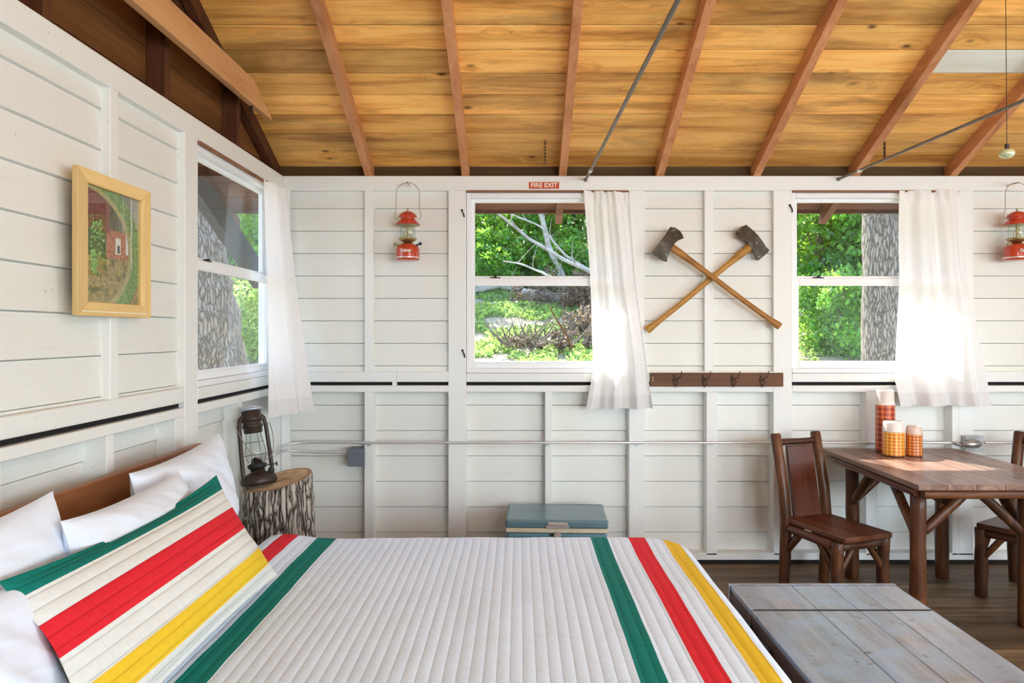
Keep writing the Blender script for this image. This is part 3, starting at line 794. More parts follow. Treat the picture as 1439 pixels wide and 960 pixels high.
# FIRE EXIT sign ----------------------------------------------------
def text_mesh(txt, size, mat, parent, loc, rot, extr=.0008, name='lettering', shear=0, width=None, bold=0):
    cu = bpy.data.curves.new('t', 'FONT'); cu.body = txt; cu.size = size; cu.extrude = extr; cu.align_x = 'CENTER'; cu.align_y = 'CENTER'; cu.shear = shear; cu.offset = bold
    ob = bpy.data.objects.new('t', cu); COL.objects.link(ob)
    dg = bpy.context.evaluated_depsgraph_get(); dg.update()
    me = bpy.data.meshes.new_from_object(ob.evaluated_get(dg)); bpy.data.objects.remove(ob)
    xs = [v.co.x for v in me.vertices]; w = max(xs)-min(xs)
    if width: me.transform(Matrix.Diagonal((width/w, 1, 1, 1)))
    me.transform(Matrix.Translation(loc) @ rot.to_4x4()); me.materials.clear(); me.materials.append(M[mat])
    o = bpy.data.objects.new(name, me); COL.objects.link(o); o.parent = parent; return o
c = P(764.5, 260.5, D-.004)
o = thing('fire_exit_sign', tuple(c), 'small red FIRE EXIT sign above the middle window', 'sign')
mb = MB(c); mb.box(c+Vector((-.102,0,-.0225)), c+Vector((.102,.004,.0225)), .001); mb.build('plate', 'red_sign', o)
from mathutils import Euler
text_mesh('FIRE EXIT', .042, 'cream_ink', o, (0,-.001,-.0005), Euler((PI/2,0,0)).to_matrix(), width=.178, bold=.0010)

# red lanterns ------------------------------------------------------
def red_lantern(px, py, label):
    top = P(px, 256, D-.10)                           # top of the bail
    b = P(px, 366, D-.10)                             # bottom of the tank
    o = thing('camping_lantern', tuple(b), label, 'lantern', 0)
    k = (top.z-b.z)/.52
    mb = MB(); mb.lathe([(0,0),(.072,0),(.078,.006),(.079,.02),(.078,.07),(.074,.088),(.060,.102),(.034,.112),(.0,.114)], seg=40)
    t = mb.build('fuel_tank', 'red_enamel', o)
    mb = MB(); mb.lathe([(.0795,.012),(.0815,.016),(.0795,.020)]); mb.build('tank_band', 'chrome', t)
    text_mesh('Coleman', .030, 'white_ink', t, (-.002,-.0825,.058), Euler((PI/2,0,0)).to_matrix(), name='lettering', shear=.3, width=.070, bold=.0006)
    mb = MB(); mb.tube([(.060,-.03,.095),(.088,-.034,.106)], .006, 8); mb.ball((.088,-.034,.106), .011, 10); mb.build('valve_knob', 'black', o)
    mb = MB(); mb.tube([(-.055,-.03,.095),(-.078,-.034,.102)], .007, 8); mb.ball((-.078,-.034,.102), .012, 10); mb.build('filler_cap', 'brass', o)
    mb = MB(); mb.lathe([(.02,.112),(.030,.118),(.052,.130),(.060,.140),(.060,.146),(.0,.146)]); 
    mb.tube([(0,0,.11),(0,0,.255)], .006, 8)
    for s in (-1,1): mb.tube([(s*.018,0,.14),(s*.022,0,.18),(s*.012,0,.20)], .003, 6); 
    mb.build('burner', 'brass', o)
    mb = MB(); mb.ball((.014,0,.19), .017, 10, (1,1,1.3)); mb.build('mantle', 'cream_ink', o)
    mb = MB(); mb.lathe([(.044,.147),(.050,.160),(.053,.19),(.050,.218),(.045,.232)], seg=36); mb.lathe([(.043,.232),(.048,.218),(.051,.19),(.048,.160),(.042,.147)], seg=36)
    mb.build('glass_globe', 'globe_glass', o)
    mb = MB(); mb.lathe([(.052,.236),(.081,.232),(.083,.236),(.060,.258),(.047,.272),(.044,.282),(.060,.284),(.062,.288),(.050,.306),(.030,.320),(.008,.326),(.0,.327)], seg=44); 
    mb.build('ventilator', 'red_enamel', o)
    mb = MB(); mb.lathe([(.0,.232),(.052,.235),(.080,.231)]); mb.build('reflector', 'brass', o)
    mb = MB(); mb.ball((0,0,.333), .007, 8, (1,1,1.6)); mb.build('finial', 'brass', o)
    H = (top.z-b.z)
    pts = [(-.062,0,.272),(-.082,0,.274),(-.088,0,.292),(-.083,0,.32),(-.077,0,.33),(-.076,0,H-.075)]
    for i in range(1, 12):
        a = PI-PI*i/12; pts.append((.076*math.cos(a), 0, H-.075+.072*math.sin(a)))
    pts += [(.076,0,H-.075),(.077,0,.33),(.083,0,.32),(.088,0,.292),(.082,0,.274),(.062,0,.272)]
    mb = MB(); mb.tube(pts, .0024, 6); mb.build('bail_handle', 'wire', o)
    n = MB((top.x, D-.03, top.z)); n.tube([(top.x, D+.002, top.z-.004), (top.x, D-.115, top.z-.006)], .003, 8); n.tube([(top.x, D-.115, top.z-.006),(top.x, D-.117, top.z-.006)], .006, 8)
    return n
n = red_lantern(573, 0, 'red camping lantern hanging left of the middle window')
tag(n.build('nail', 'wire'), 'thin nail in the top beam holding the left red lantern', 'nail')
n = red_lantern(1429, 0, 'red camping lantern hanging at the right edge beside the right window')
tag(n.build('nail', 'wire'), 'thin nail in the top beam holding the right red lantern', 'nail')

# axes --------------------------------------------------------------
def axe(label, head, h0, h1, yd, mat, bend=0):
    """head: outline pixels; h0 handle start in head, h1 handle end (pixels)"""
    pw = lambda p, dy=0: P(p[0], p[1], yd) + Vector((0, dy, 0))
    o = thing('axe', tuple(pw(h1)), label, 'axe'); org = pw(h1)
    pts = [pw(p) for p in head]; c = sum(pts, Vector())/len(pts)
    a = pw(h0)
    axis = (a-pw(h1)).normalized()                       # along the handle
    perp = Vector((-axis.z, 0, axis.x))                  # along the head, blade to blade
    mb = MB(org); N = len(pts)
    # thickness falls from the eye to the two bits
    hl = max(abs((p-c).dot(perp)) for p in pts)
    n_in = 5
    def th(p): 
        k = min(1, abs((p-c).dot(perp))/hl); return .0025+.0155*(1-k)**.8
    rings = []
    for s in (-1, 1):
        for lv in range(n_in):
            f = 1-lv/n_in
            rings.append([c+(p-c)*f+Vector((0, s*th(c+(p-c)*f), 0)) for p in pts])
    vs = []; fs = []
    for rg in rings: vs += rg
    for s in (0, 1):
        for lv in range(n_in-1):
            A = (s*n_in+lv)*N; B = A+N
            for i in range(N):
                j = (i+1) % N; fs.append((A+i, A+j, B+j, B+i) if s else (A+i, B+i, B+j, A+j))
        A = (s*n_in+n_in-1)*N; fs.append(tuple(range(A, A+N))[::(1 if s else -1)])
    for i in range(N):
        j = (i+1) % N; fs.append((i, n_in*N+i, n_in*N+j, j))
    mb.add(vs, fs); mb.build('axe_head', 'axe_metal', o)
    # handle, oval section, slight swell near the end knob
    b = pw(h1); L = (b-a).length; d = (b-a).normalized(); side = Vector((-d.z, 0, d.x))
    a2 = a-d*.01
    prof = [(0,.024),(.05,.021),(.12,.021),(.22,.0165),(.4,.0145),(.6,.0145),(.8,.0145),(.9,.0155),(.95,.019),(.985,.022),(1,.020)]
    mb = MB(org); vs = []; fs = []; seg = 14; n = 40
    for i in range(n+1):
        t = i/n
        for (t0,r0),(t1,r1) in zip(prof[:-1], prof[1:]):
            if t <= t1+1e-9: r = r0+(r1-r0)*(t-t0)/(t1-t0); break
        c_ = a2.lerp(b, t)+side*bend*math.sin(PI*2*t)
        for k in range(seg):
            w = 2*PI*k/seg; vs.append(c_+side*math.cos(w)*r*1.22+Vector((0,1,0))*math.sin(w)*r*.70)
    for i in range(n):
        for k in range(seg): fs.append((i*seg+k, i*seg+(k+1)%seg, (i+1)*seg+(k+1)%seg, (i+1)*seg+k))
    mb.add(vs, fs, True); mb.add(vs[:seg], [tuple(range(seg))[::-1]]); mb.add(vs[-seg:], [tuple(range(seg))])
    mb.build('axe_handle', mat, o)
headA = [(942,319),(949,320),(956,325),(959,330),(960.5,335),(953,338),(948,342),(944.5,347.5),(940.5,353),(938,360),(937,368),(932,367),(927,364.5),(920,359.5),(915.6,355),(920,350),(925.5,343),(930,337),(934.4,331),(938,325)]
headB = [(1048.5,316),(1041,319),(1036,323.5),(1033.6,328.5),(1038,335),(1044,337),(1050,341.5),(1055,349),(1059,356),(1062,366),(1066,366),(1073,360),(1078,356),(1081,351.5),(1076,347),(1071.6,340.6),(1065,332),(1058,324.4),(1053,320)]
axe('rust-dark double-bit axe whose head is at upper left, its handle crossing in front', headA, (936,342), (1096,459), D-.07, 'axe_handle', .003)
axe('brown double-bit axe whose head is at upper right, its handle crossing behind', headB, (1061,342), (909,464.5), D-.032, 'axe_handle_pale', -.003)
for px, py, lb in ((938,358,'left'), (1060,360,'right')):
    p = P(px, py, D)
    for s in (1,):
        mb = MB(p); mb.tube([p+Vector((.0,UP,-.012)), p+Vector((0,-.085,-.012))], .0028, 8)
        tag(mb.build('nail', 'wire'), 'long nail in the wall carrying the %s axe head' % lb, 'nail')

# hook rail ---------------------------------------------------------
a = P(914, 524, D-.02); b = P(1101, 543.5, D-.02)
o = thing('coat_rack', ((a.x+b.x)/2, D, b.z), 'brown wooden board with four wire coat hooks under the crossed axes', 'coat rack'); org = Vector(o.location)
mb = MB(org); mb.box((a.x, D-.001, b.z), (b.x, D-.021, a.z), .003); mb.build('board', 'hook_board', o)
for px in (950, 990.5, 1031, 1071):
    c = P(px, 535, D-.022)
    mb = MB(org); v = lambda x, y, z: c+Vector((x, -y, z))
    mb.tube([v(-.004,0,-.040), v(-.003,.010,-.046), v(-.012,.004,-.012), v(-.016,.004,.012), v(-.008,.006,.022), v(-.014,.012,.034)], .0028, 6)
    mb.tube([v(-.004,.002,-.034), v(.004,.022,-.028), v(.010,.030,-.010), v(.002,.012,.000), v(.010,.010,.012), v(.020,.040,.026), v(.026,.052,.050), v(.026,.050,.060)], .0028, 6)
    mb.tube([v(-.020,.004,-.002), v(-.006,.010,.006), v(.006,.006,.014)], .0026, 6)
    mb.ball(v(.026,.050,.062), .005, 8); mb.ball(v(-.014,.012,.036), .0045, 8)
    mb.build('coat_hook', 'rust_dark', o)
mb = MB(org); c = P(917.5, 532, D-.021)
for dz in (.006, -.012): mb.ball(c+Vector((0,0,dz)), .0045, 8, (1,.3,1))
mb.build('screw_head', 'old_white', o)

# conduit -----------------------------------------------------------
cz = bz_(622)
yb = D-.012
o = thing('electrical_conduit', (bx_(420), yb, cz), 'thin metal conduit pipe running level along the back wall', 'pipe'); org = Vector(o.location)
cpt = [(-1.50,4.20,.70),(-1.49,4.32,.745),(-1.475,4.45,.80),(-1.455,4.56,.835),(-1.43,4.66,.82)]
start = [P(352,668,4.40), P(366,652,4.45), P(377,641,4.55), P(388,632,4.66), P(400,626,4.74), P(416,622.6,yb), P(440,621.8,yb)]
mb = MB(org); mb.tube(start+[(bx_(520), yb, cz), (bx_(1000), yb, cz), (bx_(1352), yb, cz)], .0088, 10)
mb.tube([(bx_(1382), yb, cz), (XR, yb, cz)], .0088, 10); mb.build('pipe', 'conduit_metal', o)
mb = MB(org); mb.tube([P(355,672,4.42), P(369,656,4.47), P(379,646,4.57), P(390,638,4.67), P(402,633,4.75), P(418,634,yb), P(438,636,yb), P(455,636.4,yb), P(490,635.8,yb)], .0078, 10); mb.build('pipe', 'conduit_metal', o)
for px in (519, 770, 895, 1000, 1100):
    mb = MB(org); x = bx_(px); mb.tube([(x-.014,yb,cz),(x+.014,yb,cz)], .0115, 12); mb.box((x-.010, yb+.004, cz-.026), (x+.010, D-.0005, cz-.006), .001); mb.ball((x, yb, cz-.019), .005, 8); mb.build('clamp', 'conduit_metal', o)
a = P(489, 631, D-.04); b = P(512, 655, D-.04)
o = thing('junction_box', (a.x, D, b.z), 'square dark grey electrical box on the back wall above the stump', 'electrical box'); org = Vector(o.location)
mb = MB(org); mb.box((a.x, D-.04, b.z), (b.x-.004, D+LO-.02, a.z), .003); mb.build('box', 'grey_box', o)
mb = MB(org); mb.box((a.x-.003, D-.044, b.z-.003), (b.x-.001, D-.040, a.z+.003), .001); c=Vector(((a.x+b.x)/2, D-.044, (a.z+b.z)/2)); 
for s in (-1,1): mb.ball(c+Vector((s*.035,0,s*.045)), .005, 8, (1,.4,1))
mb.build('cover', 'grey_box', o)
a = P(1357, 613, D-.05); b = P(1382, 635, D-.05)
o = thing('junction_box', (a.x, D, b.z), 'shiny galvanised electrical box on the back wall behind the table', 'electrical box'); org = Vector(o.location)
mb = MB(org); mb.box((a.x, D-.05, b.z), (b.x, D-.001, a.z), .004); 
mb.box((a.x-.004, D-.055, a.z-.012), (b.x+.004, D-.048, a.z), .001); mb.box((a.x-.004, D-.055, b.z), (b.x+.004, D-.048, b.z+.018), .001); mb.build('box', 'galvanised', o)
mb = MB(org); c = P(1366, 624, D-.06); mb.tube([c+Vector((-.055,.01,-.004)), c+Vector((-.02,-.01,0)), c+Vector((.03,-.01,.002)), c+Vector((.052,-.005,.004))], [.014,.028,.028,.018], 16); mb.build('cover', 'galvanised', o)
mb = MB(org); mb.tube([P(1336,621,D-.014), P(1344,623,D-.03), P(1352,626,D-.05)], .008, 10); mb.build('pipe_bend', 'galvanised', o)

# small metal hooks on the roof and beam ----------------------------
def roof_hook(p, label, h=.16):
    p = Vector(p); mb = MB(p)
    n = 7
    for i in range(n):
        c = p+Vector((0,0,-h*i/n)); a = i % 2
        ring = [c+Vector((.006*math.cos(t)*(1-a), .006*math.cos(t)*a, .016*math.sin(t)-.012)) for t in [2*PI*k/10 for k in range(10)]]
        mb.tube(ring, .0022, 5, closed=True)
    tag(mb.build('hook_chain', 'rust_dark'), label, 'chain')
def on_roof(px, py):      # point on the underside of the boards along a sight line
    t = (468-py)/1000; Y = (RZ+SL*D-CZ)/(t+SL); return P(px, py, Y)
roof_hook(on_roof(766, 197), 'short rusty chain hanging from roof boards above the middle window', .15)
roof_hook(on_roof(1243, 199), 'short rusty chain hanging from roof boards above the right window', .10)
roof_hook(P(353.5, 145, 4.0)+Vector((.0,0,0)), 'small dark eye hook under the far end of the tie beam', .04)

# hanging cord with bulb --------------------------------------------
c = P(1415, 216, 3.3)
o = thing('hanging_bulb', tuple(c), 'small pale glass bulb hanging on a thin cord at top right', 'light bulb')
mb = MB(c); zt = RZ+SL*(D-3.3); mb.tube([c+Vector((0,0,.02)), (c.x-.008, c.y, zt)], .0018, 6); mb.build('cord', 'black', o)
mb = MB(c); mb.ball(c, .030, 20, (1.1,1.1,.75)); mb.build('bulb', 'bulb_glass', o)
mb = MB(c); mb.tube([c+Vector((0,0,.018)), c+Vector((0,0,.045))], .009, 12); mb.build('socket', 'rust_dark', o)

# picture -----------------------------------------------------------
XF = -1.552
py0, py1, pz0, pz1 = 2.50, 3.00, 1.622, 2.153
o = thing('framed_picture', (XF, (py0+py1)/2, pz0), 'woodland cabin painting in a pale pine frame on the left wall', 'picture'); org = Vector(o.location)
def fmember(name_axis, q):   # q: four corners (y,z) outer/inner
    mb.rnd(); mb.add([(XF, y, z) for y, z in q]+[(XF-.022, y, z) for y, z in q], [(0,1,2,3),(4,7,6,5),(0,4,5,1),(1,5,6,2),(2,6,7,3),(3,7,4,0)])
iy0, iy1, iz0, iz1 = py0+.063, py1-.075, pz0+.052, pz1-.052
for q_ in ([(py0,pz0),(iy0,iz0),(iy0,iz1),(py0,pz1)], [(py1,pz1),(iy1,iz1),(iy1,iz0),(py1,pz0)]):
    mb = MB(org); fmember('', q_); mb.build('frame_side', 'pine_frame', o, .004)
wood('pine_frame_y', [(.3,(.58,.36,.12)), (.5,(.76,.53,.22)), (.7,(.84,.64,.32))], 'Y', .45)
for q_ in ([(py0,pz1),(iy0,iz1),(iy1,iz1),(py1,pz1)], [(py1,pz0),(iy1,iz0),(iy0,iz0),(py0,pz0)]):
    mb = MB(org); fmember('', q_); mb.build('frame_rail', 'pine_frame_y', o, .004)
mb = MB(org); mb.box((XF-.018, iy0-.004, iz0-.004), (XF-.021, iy1+.004, iz1+.004)); mb.build('backing', 'black', o)
N = 110; mb = MB(org); vs = []; cs = []; fs = []
def lerp3(a, b, k): k = max(0, min(1, k)); return tuple(p+(q-p)*k for p, q in zip(a, b))
def paintcol(u, v):      # u left->right, v bottom->top
    n1 = noise.noise(Vector((u*9, v*14, 1))); n2 = noise.noise(Vector((u*30, v*40, 5))); n3 = noise.noise(Vector((u*60, v*45, 9)))
    if v < .42+.05*n1:
        c = lerp3((.20,.13,.05), (.50,.36,.10), .5+.9*n2); c = lerp3(c, (.60,.50,.30), max(0, n3*1.4)*(1-v)); c = lerp3(c, (.07,.10,.04), max(0, n1*1.2))
    else:
        c = lerp3((.04,.07,.03), (.16,.13,.07), .5+.8*n2); c = lerp3(c, (.55,.55,.50), max(0, (u-.55))*1.6+n3*.25)
    # red cabin with white gable
    if .38 < u < .80 and .40 < v < .66:
        c = lerp3((.32,.09,.04), (.55,.24,.12), .5+n2)
        if abs(u-.60) < .05 and .45 < v < .60: c = (.75,.72,.66)
        if abs(u-.61) < .02 and .46 < v < .53: c = (.05,.05,.06)
        if abs(u-.80) < .05 and v > .46: c = (.70,.68,.64)
    # arching bough
    r = math.hypot(u+.15, v-.42); 
    if .60 < r*(1.0) < 1.2 and u+.2 > 0:
        e = math.hypot((u+.05)/1.0, (v-.45)/.62)
        if .86 < e < .93: c = lerp3((.55,.45,.20), (.35,.33,.15), .5+n2)
        elif .93 <= e < 1.12: c = lerp3((.10,.22,.06), (.30,.42,.14), .5+n2)
    if u < .45 and v > .62 and math.hypot((u+.05), (v-.45)/.62) < .86: c = lerp3((.16,.05,.04), (.30,.10,.08), .5+n2)
    if abs(u-.86-.01*n1) < .012 and v > .35: c = (.66,.66,.60)
    if abs(u-.70) < .008 and .66 < v: c = (.5,.5,.45)
    if .10 < u < .30 and .25 < v < .75 and n2+n1 > .1: c = lerp3((.10,.30,.07), (.45,.62,.25), .5+n3)
    return tuple(max(.01, x) for x in c)
for j in range(N+1):
    for i in range(N+1):
        u = i/N; v = j/N; vs.append((XF-.016, iy0+(iy1-iy0)*u, iz0+(iz1-iz0)*v)); cs.append(paintcol(u, v))
for j in range(N):
    for i in range(N): a = j*(N+1)+i; fs.append((a, a+1, a+N+2, a+N+1))
mb.add(vs, fs, False, {'col': cs}); mb.build('painting', 'painting', o)
mb = MB(org); mb.box((XF-.009, iy0, iz0), (XF-.011, iy1, iz1)); mb.build('glass', 'pane_glass', o)
mb = MB(org); mb.box((XF-.010, iy0-.04, pz0+.014), (XF+.0015, iy1+.04, pz0+.019), .0005); mb.build('inlay_strip', 'cream_ink', o)

# ================================================================= BED
BX0, BX1, BY0, BY1, BTOP = -1.525, .74, 1.86, 3.29, .585
o = thing('bed', (-.4, 2.55, 0), 'double bed with a walnut-brown headboard against the left wall', 'bed'); org = Vector(o.location)
mb = MB(org); mb.rnd(); mb.box((-1.568, 1.62, .25), (-1.53, 3.46, 1.025), .004); mb.build('headboard', 'headboard_wood', o)
for y in (1.66, 3.42):
    mb = MB(org); mb.box((-1.566, y-.035, 0), (-1.532, y+.035, .25), .004); mb.build('leg', 'headboard_wood', o)
for y in (1.9, 3.25):
    mb = MB(org); mb.box((.60, y-.03, 0), (.66, y+.03, .20), .004); mb.build('leg', 'headboard_wood', o)
for y0, y1 in ((1.86, 1.89), (3.26, 3.29)):
    mb = MB(org); mb.rnd(); mb.box((-1.528, y0, .20), (.70, y1, .33), .003); mb.build('side_rail', 'headboard_wood', o)
mb = MB(org); mb.box((-1.52, 1.895, .26), (.68, 3.255, .33), .01); mb.build('slats', 'headboard_wood', o)
def rbox(mb, a, b, r, nu=30, nv=24, wr=0, seed=0):
    """soft slab"""
    ax, ay, az = a; bx, by, bz = b; cx, cy, cz_ = [(p+q_)/2 for p, q_ in zip(a, b)]
    hx, hy, hz = (bx-ax)/2, (by-ay)/2, (bz-az)/2
    vs = []; fs = []; NU = 64; NV = 20
    for j in range(NV+1):
        ph = -PI/2+PI*j/NV
        for i in range(NU):
            t = 2*PI*i/NU
            e = .18; se = lambda w, m: math.copysign(abs(w)**m, w)
            x = se(math.cos(ph), .35)*se(math.cos(t), e); y = se(math.cos(ph), .35)*se(math.sin(t), e); z = se(math.sin(ph), .6)
            vs.append((cx+hx*x, cy+hy*y, cz_+hz*z))
    for j in range(NV):
        for i in range(NU): fs.append((j*NU+i, j*NU+(i+1)%NU, (j+1)*NU+(i+1)%NU, (j+1)*NU+i))
    mb.add(vs, fs, True)
mb = MB(org); rbox(mb, (-1.525, 1.88, .335), (.68, 3.27, .590), .05); mb.build('mattress', 'sheet', o)

# quilt
rc, rr = .16, .06
xs0, xs1 = -3.0, .775-rc-rr; ys0, ys1 = 1.80+rc+rr, 3.365-rc-rr
zt = .606
def qpt(a, b):
    qx = min(max(a, xs0), xs1); qy = min(max(b, ys0), ys1)
    dx, dy = a-qx, b-qy; d = math.hypot(dx, dy)
    if d < 1e-9: n = (0, 0)
    else: n = (dx/d, dy/d)
    wz = .006*noise.noise(Vector((a*2.2, b*2.2, 0)))+.003*noise.noise(Vector((a*7, b*7, 2)))
    # channels
    ph = ((a+2.0)/.0372) % 1.0
    wz += .0005*abs(math.sin(PI*ph))**.6
    hb = .018*math.exp(-((a+1.08)/.10)**2)
    if d <= rc: return (a, b, zt+wz+hb)
    s = d-rc
    if s < rr*PI/2:
        t = s/rr; r = rc+rr*math.sin(t); z = zt-rr*(1-math.cos(t))
    else:
        r = rc+rr; z = zt-rr-(s-rr*PI/2)
        ang = math.atan2(n[1], n[0]); fl = (s-rr*PI/2)
        r += fl*(.06+.10*math.sin((a*1.0+b)*14+ang*3)*min(1, fl*3))*.6
    return (qx+n[0]*r, qy+n[1]*r, z+wz+hb)
mb = MB((-.2, 2.58, .33)); vs = []; fs = []; qa = []; qb = []
A0, A1, B0, B1 = -1.155, 1.06, 1.55, 3.62
NA = int((A1-A0)/.0062); NBq = 130
for j in range(NBq+1):
    for i in range(NA+1):
        a = A0+(A1-A0)*i/NA; b = B0+(B1-B0)*j/NBq
        vs.append(qpt(a, b)); qa.append(a); qb.append(b)
for j in range(NBq):
    for i in range(NA): k = j*(NA+1)+i; fs.append((k, k+1, k+NA+2, k+NA+1))
mb.add(vs, fs, True, {'qa': qa, 'qb': qb})
o = mb.build('quilt', 'quilt_cloth'); tag(o, 'white channel-stitched quilt with green, red and yellow stripes spread over the bed', 'quilt')
m = o.modifiers.new('s', 'SOLIDIFY'); m.thickness = .012; m.offset = -1
# turned-down sheet fold at the head end
def pillow(name, label, cat, c, ey, ez, w, h, t, mat, seed, flange=0, attrs=False, sag=0, n=64):
    """c centre, ey unit vector along length (w), ez unit vector up the pillow (h), t thickness"""
    c = Vector(c); ey = Vector(ey).normalized(); ez = Vector(ez).normalized(); ex = ey.cross(ez).normalized()
    mb = MB(c-ez*h/2); 
    for side in (1, -1):
        vs = []; fs = []; qa = []; qb = []
        for j in range(n+1):
            for i in range(n+1):
                u = -1+2*i/n; v = -1+2*j/n
                # corners stay out, edges pull in
                pu = u*(1-.055*(1-v*v)**1.0*0-.05*(1-abs(v)**2.5)*abs(u)**3); pv = v*(1-.075*(1-abs(u)**2.5)*abs(v)**3)
                fu = 1-flange/(w/2); fv = 1-flange/(h/2)
                a = min(1, abs(u)/fu); b = min(1, abs(v)/fv)
                th = ((1-a**2.6)*(1-b**2.6))**.55 if a < 1 and b < 1 else 0
                wr = noise.noise(Vector((u*2.1+seed, v*2.0, seed)))*.14+(noise.noise(Vector((u*4+v*3+seed, v*1.6-u, seed*2)))*.12+(1-abs(noise.noise(Vector((u*3+v*5+seed, v*2-u*1.5, seed*3)))))**6*.06)*(0 if flange else 1)
                # radiating corner creases
                cr = .03*math.sin(9*(abs(u)-abs(v))+seed)*(abs(u)*abs(v))
                k = th*(1+wr)+th*cr
                sg = sag*math.cos(u*PI/2)*(v > 0)*v*v
                p = c+ey*(pu*w/2)+ez*(pv*h/2-sg)+ex*(side*(k*t/2+(.002 if flange and 0 < i < n and 0 < j < n else 0))) + ex*(.015*noise.noise(Vector((u*1.5, v*1.5, seed+4))))
                vs.append(p); qa.append((v+1)/2); qb.append(u*w/2)
        for j in range(n):
            for i in range(n):
                k = j*(n+1)+i; f = (k, k+1, k+n+2, k+n+1); fs.append(f if side > 0 else f[::-1])
        mb.add(vs, fs, True, {'qa': qa, 'qb': qb} if attrs else None)
    o = mb.build(name, mat); tag(o, label, cat); return o
Y = (0,1,0)
def lean(dx, dz): return (-dx, 0, dz)
pillow('pillow', 'white bed pillow standing at the far end of the headboard beside the stump', 'pillow', (-1.34, 2.905, .855), (-.02,1,.04), lean(.20,1), .80, .46, .19, 'pillow_linen', 1.3, .0)
pillow('pillow', 'white bed pillow in the middle of the headboard behind the striped sham', 'pillow', (-1.20, 2.30, .825), (-.03,1,.0), lean(.30,1), .72, .46, .19, 'pillow_linen', 4.1)
pillow('pillow', 'white bed pillow at the near left end of the headboard, top edge hemmed', 'pillow', (-1.30, 1.66, .835), (.02,1,.04), lean(.2,1), .78, .52, .19, 'pillow_linen', 7.7)
pillow('pillow', 'white bed pillow directly behind the near lower corner of the striped sham', 'pillow', (-1.16, 1.45, .775), (.0,1,.0), lean(.35,1), .66, .40, .15, 'pillow_linen', 9.2)
# sham from measured corners
bf = Vector((-.93, 2.72, .64)); tf = Vector((-1.165, 2.745, 1.005)); tn = Vector((-1.20, 1.66, .965)); bn = Vector((-.965, 1.64, .63))
c = (bf+tf+tn+bn)/4
pillow('pillow_sham', 'quilted pillow sham with green, red and yellow stripes leaning on the white pillows', 'pillow', c, (tf-tn)+(bf-bn), (tf-bf)+(tn-bn), 1.10, .455, .15, 'sham_cloth', 2.2, .02, True, .015, 90)

# ================================================================= STUMP and OIL LANTERN
sc_ = Vector((-1.352, 4.0, 0)); z0 = .735; ta, tb = .18, .13; r0 = .186
def stumpz(dx, dy): return z0+ta*dx+tb*dy
o = thing('tree_stump', tuple(sc_), 'bark-covered log stump used as a bedside table in the far left corner', 'stump')
mb = MB(sc_); NS = 260; NH = 70; vs = []; fs = []; hh = []
for j in range(NH+1):
    k = j/NH
    for i in range(NS):
        t = 2*PI*i/NS; ct, st = math.cos(t), math.sin(t)
        base = r0*(1+.07*noise.noise(Vector((ct*1.2, st*1.2, 3))))*(1+.22*(1-k)**1.1)
        z = k*stumpz(ct*base, st*base)
        wv = Vector((ct*2.2, st*2.2, z*1.3))
        th = t*38+5*noise.noise(Vector((ct*2, st*2, z*4)))+3*noise.noise(Vector((ct*6, st*6, z*9)))
        rg = abs(math.sin(th/2))**.7*(.65+.5*noise.noise(Vector((ct*9, st*9, z*14))))
        r = base-.016+.020*rg+.004*noise.noise(Vector((ct*30, st*30, z*40)))
        x, y = ct*r, st*r
        if r > .999: pass
        vs.append((sc_.x+x, sc_.y+y, z)); hh.append(max(0, min(1, rg+.1)))
for j in range(NH):
    for i in range(NS): fs.append((j*NS+i, j*NS+(i+1)%NS, (j+1)*NS+(i+1)%NS, (j+1)*NS+i))
mb.add(vs, fs, True, {'h': hh}); mb.build('bark', 'stump_bark', o)
mb = MB(sc_); top = vs[-NS:]; cc = Vector((sc_.x, sc_.y, z0+.001)); tv = [cc]+[cc+(Vector(p)-cc)*.96+Vector((0,0,.002)) for p in top]+[Vector(p) for p in top]
fs = [(0, 1+i, 1+(i+1)%NS) for i in range(NS)]+[(1+i, 1+NS+i, 1+NS+(i+1)%NS, 1+(i+1)%NS) for i in range(NS)]
mb.add(tv, fs); 
def cutm():
    t = NT('stump_top'); v = t.obj(); sp = t.n('ShaderNodeSeparateXYZ'); t.l(v, sp.inputs[0])
    r = t.math('SQRT', t.math('ADD', t.math('POWER', sp.outputs[0], 2.), t.math('POWER', sp.outputs[1], 2.)))
    n = t.noise(v, 5, 4); rn = t.math('SINE', t.math('ADD', t.math('MULTIPLY', r, 900.), t.math('MULTIPLY', n, 30.)))
    big = t.noise(v, 9, 5, .6)
    c = t.ramp(big, [(.35,(.42,.27,.14)), (.5,(.64,.47,.29)), (.65,(.76,.62,.43))])
    c = t.mix(t.math('MULTIPLY', t.math('ADD', rn, 1.), .09), c, (.3,.18,.09))
    c = t.mix(t.ramp(r, [(.150, 0), (.165, .8)]), c, (.30,.17,.09))
    t.bsdf(c, .8, 0, t.bump(big, .3, .004)); M['stump_top'] = t.m
cutm(); mb.build('cut_face', 'stump_top', o)

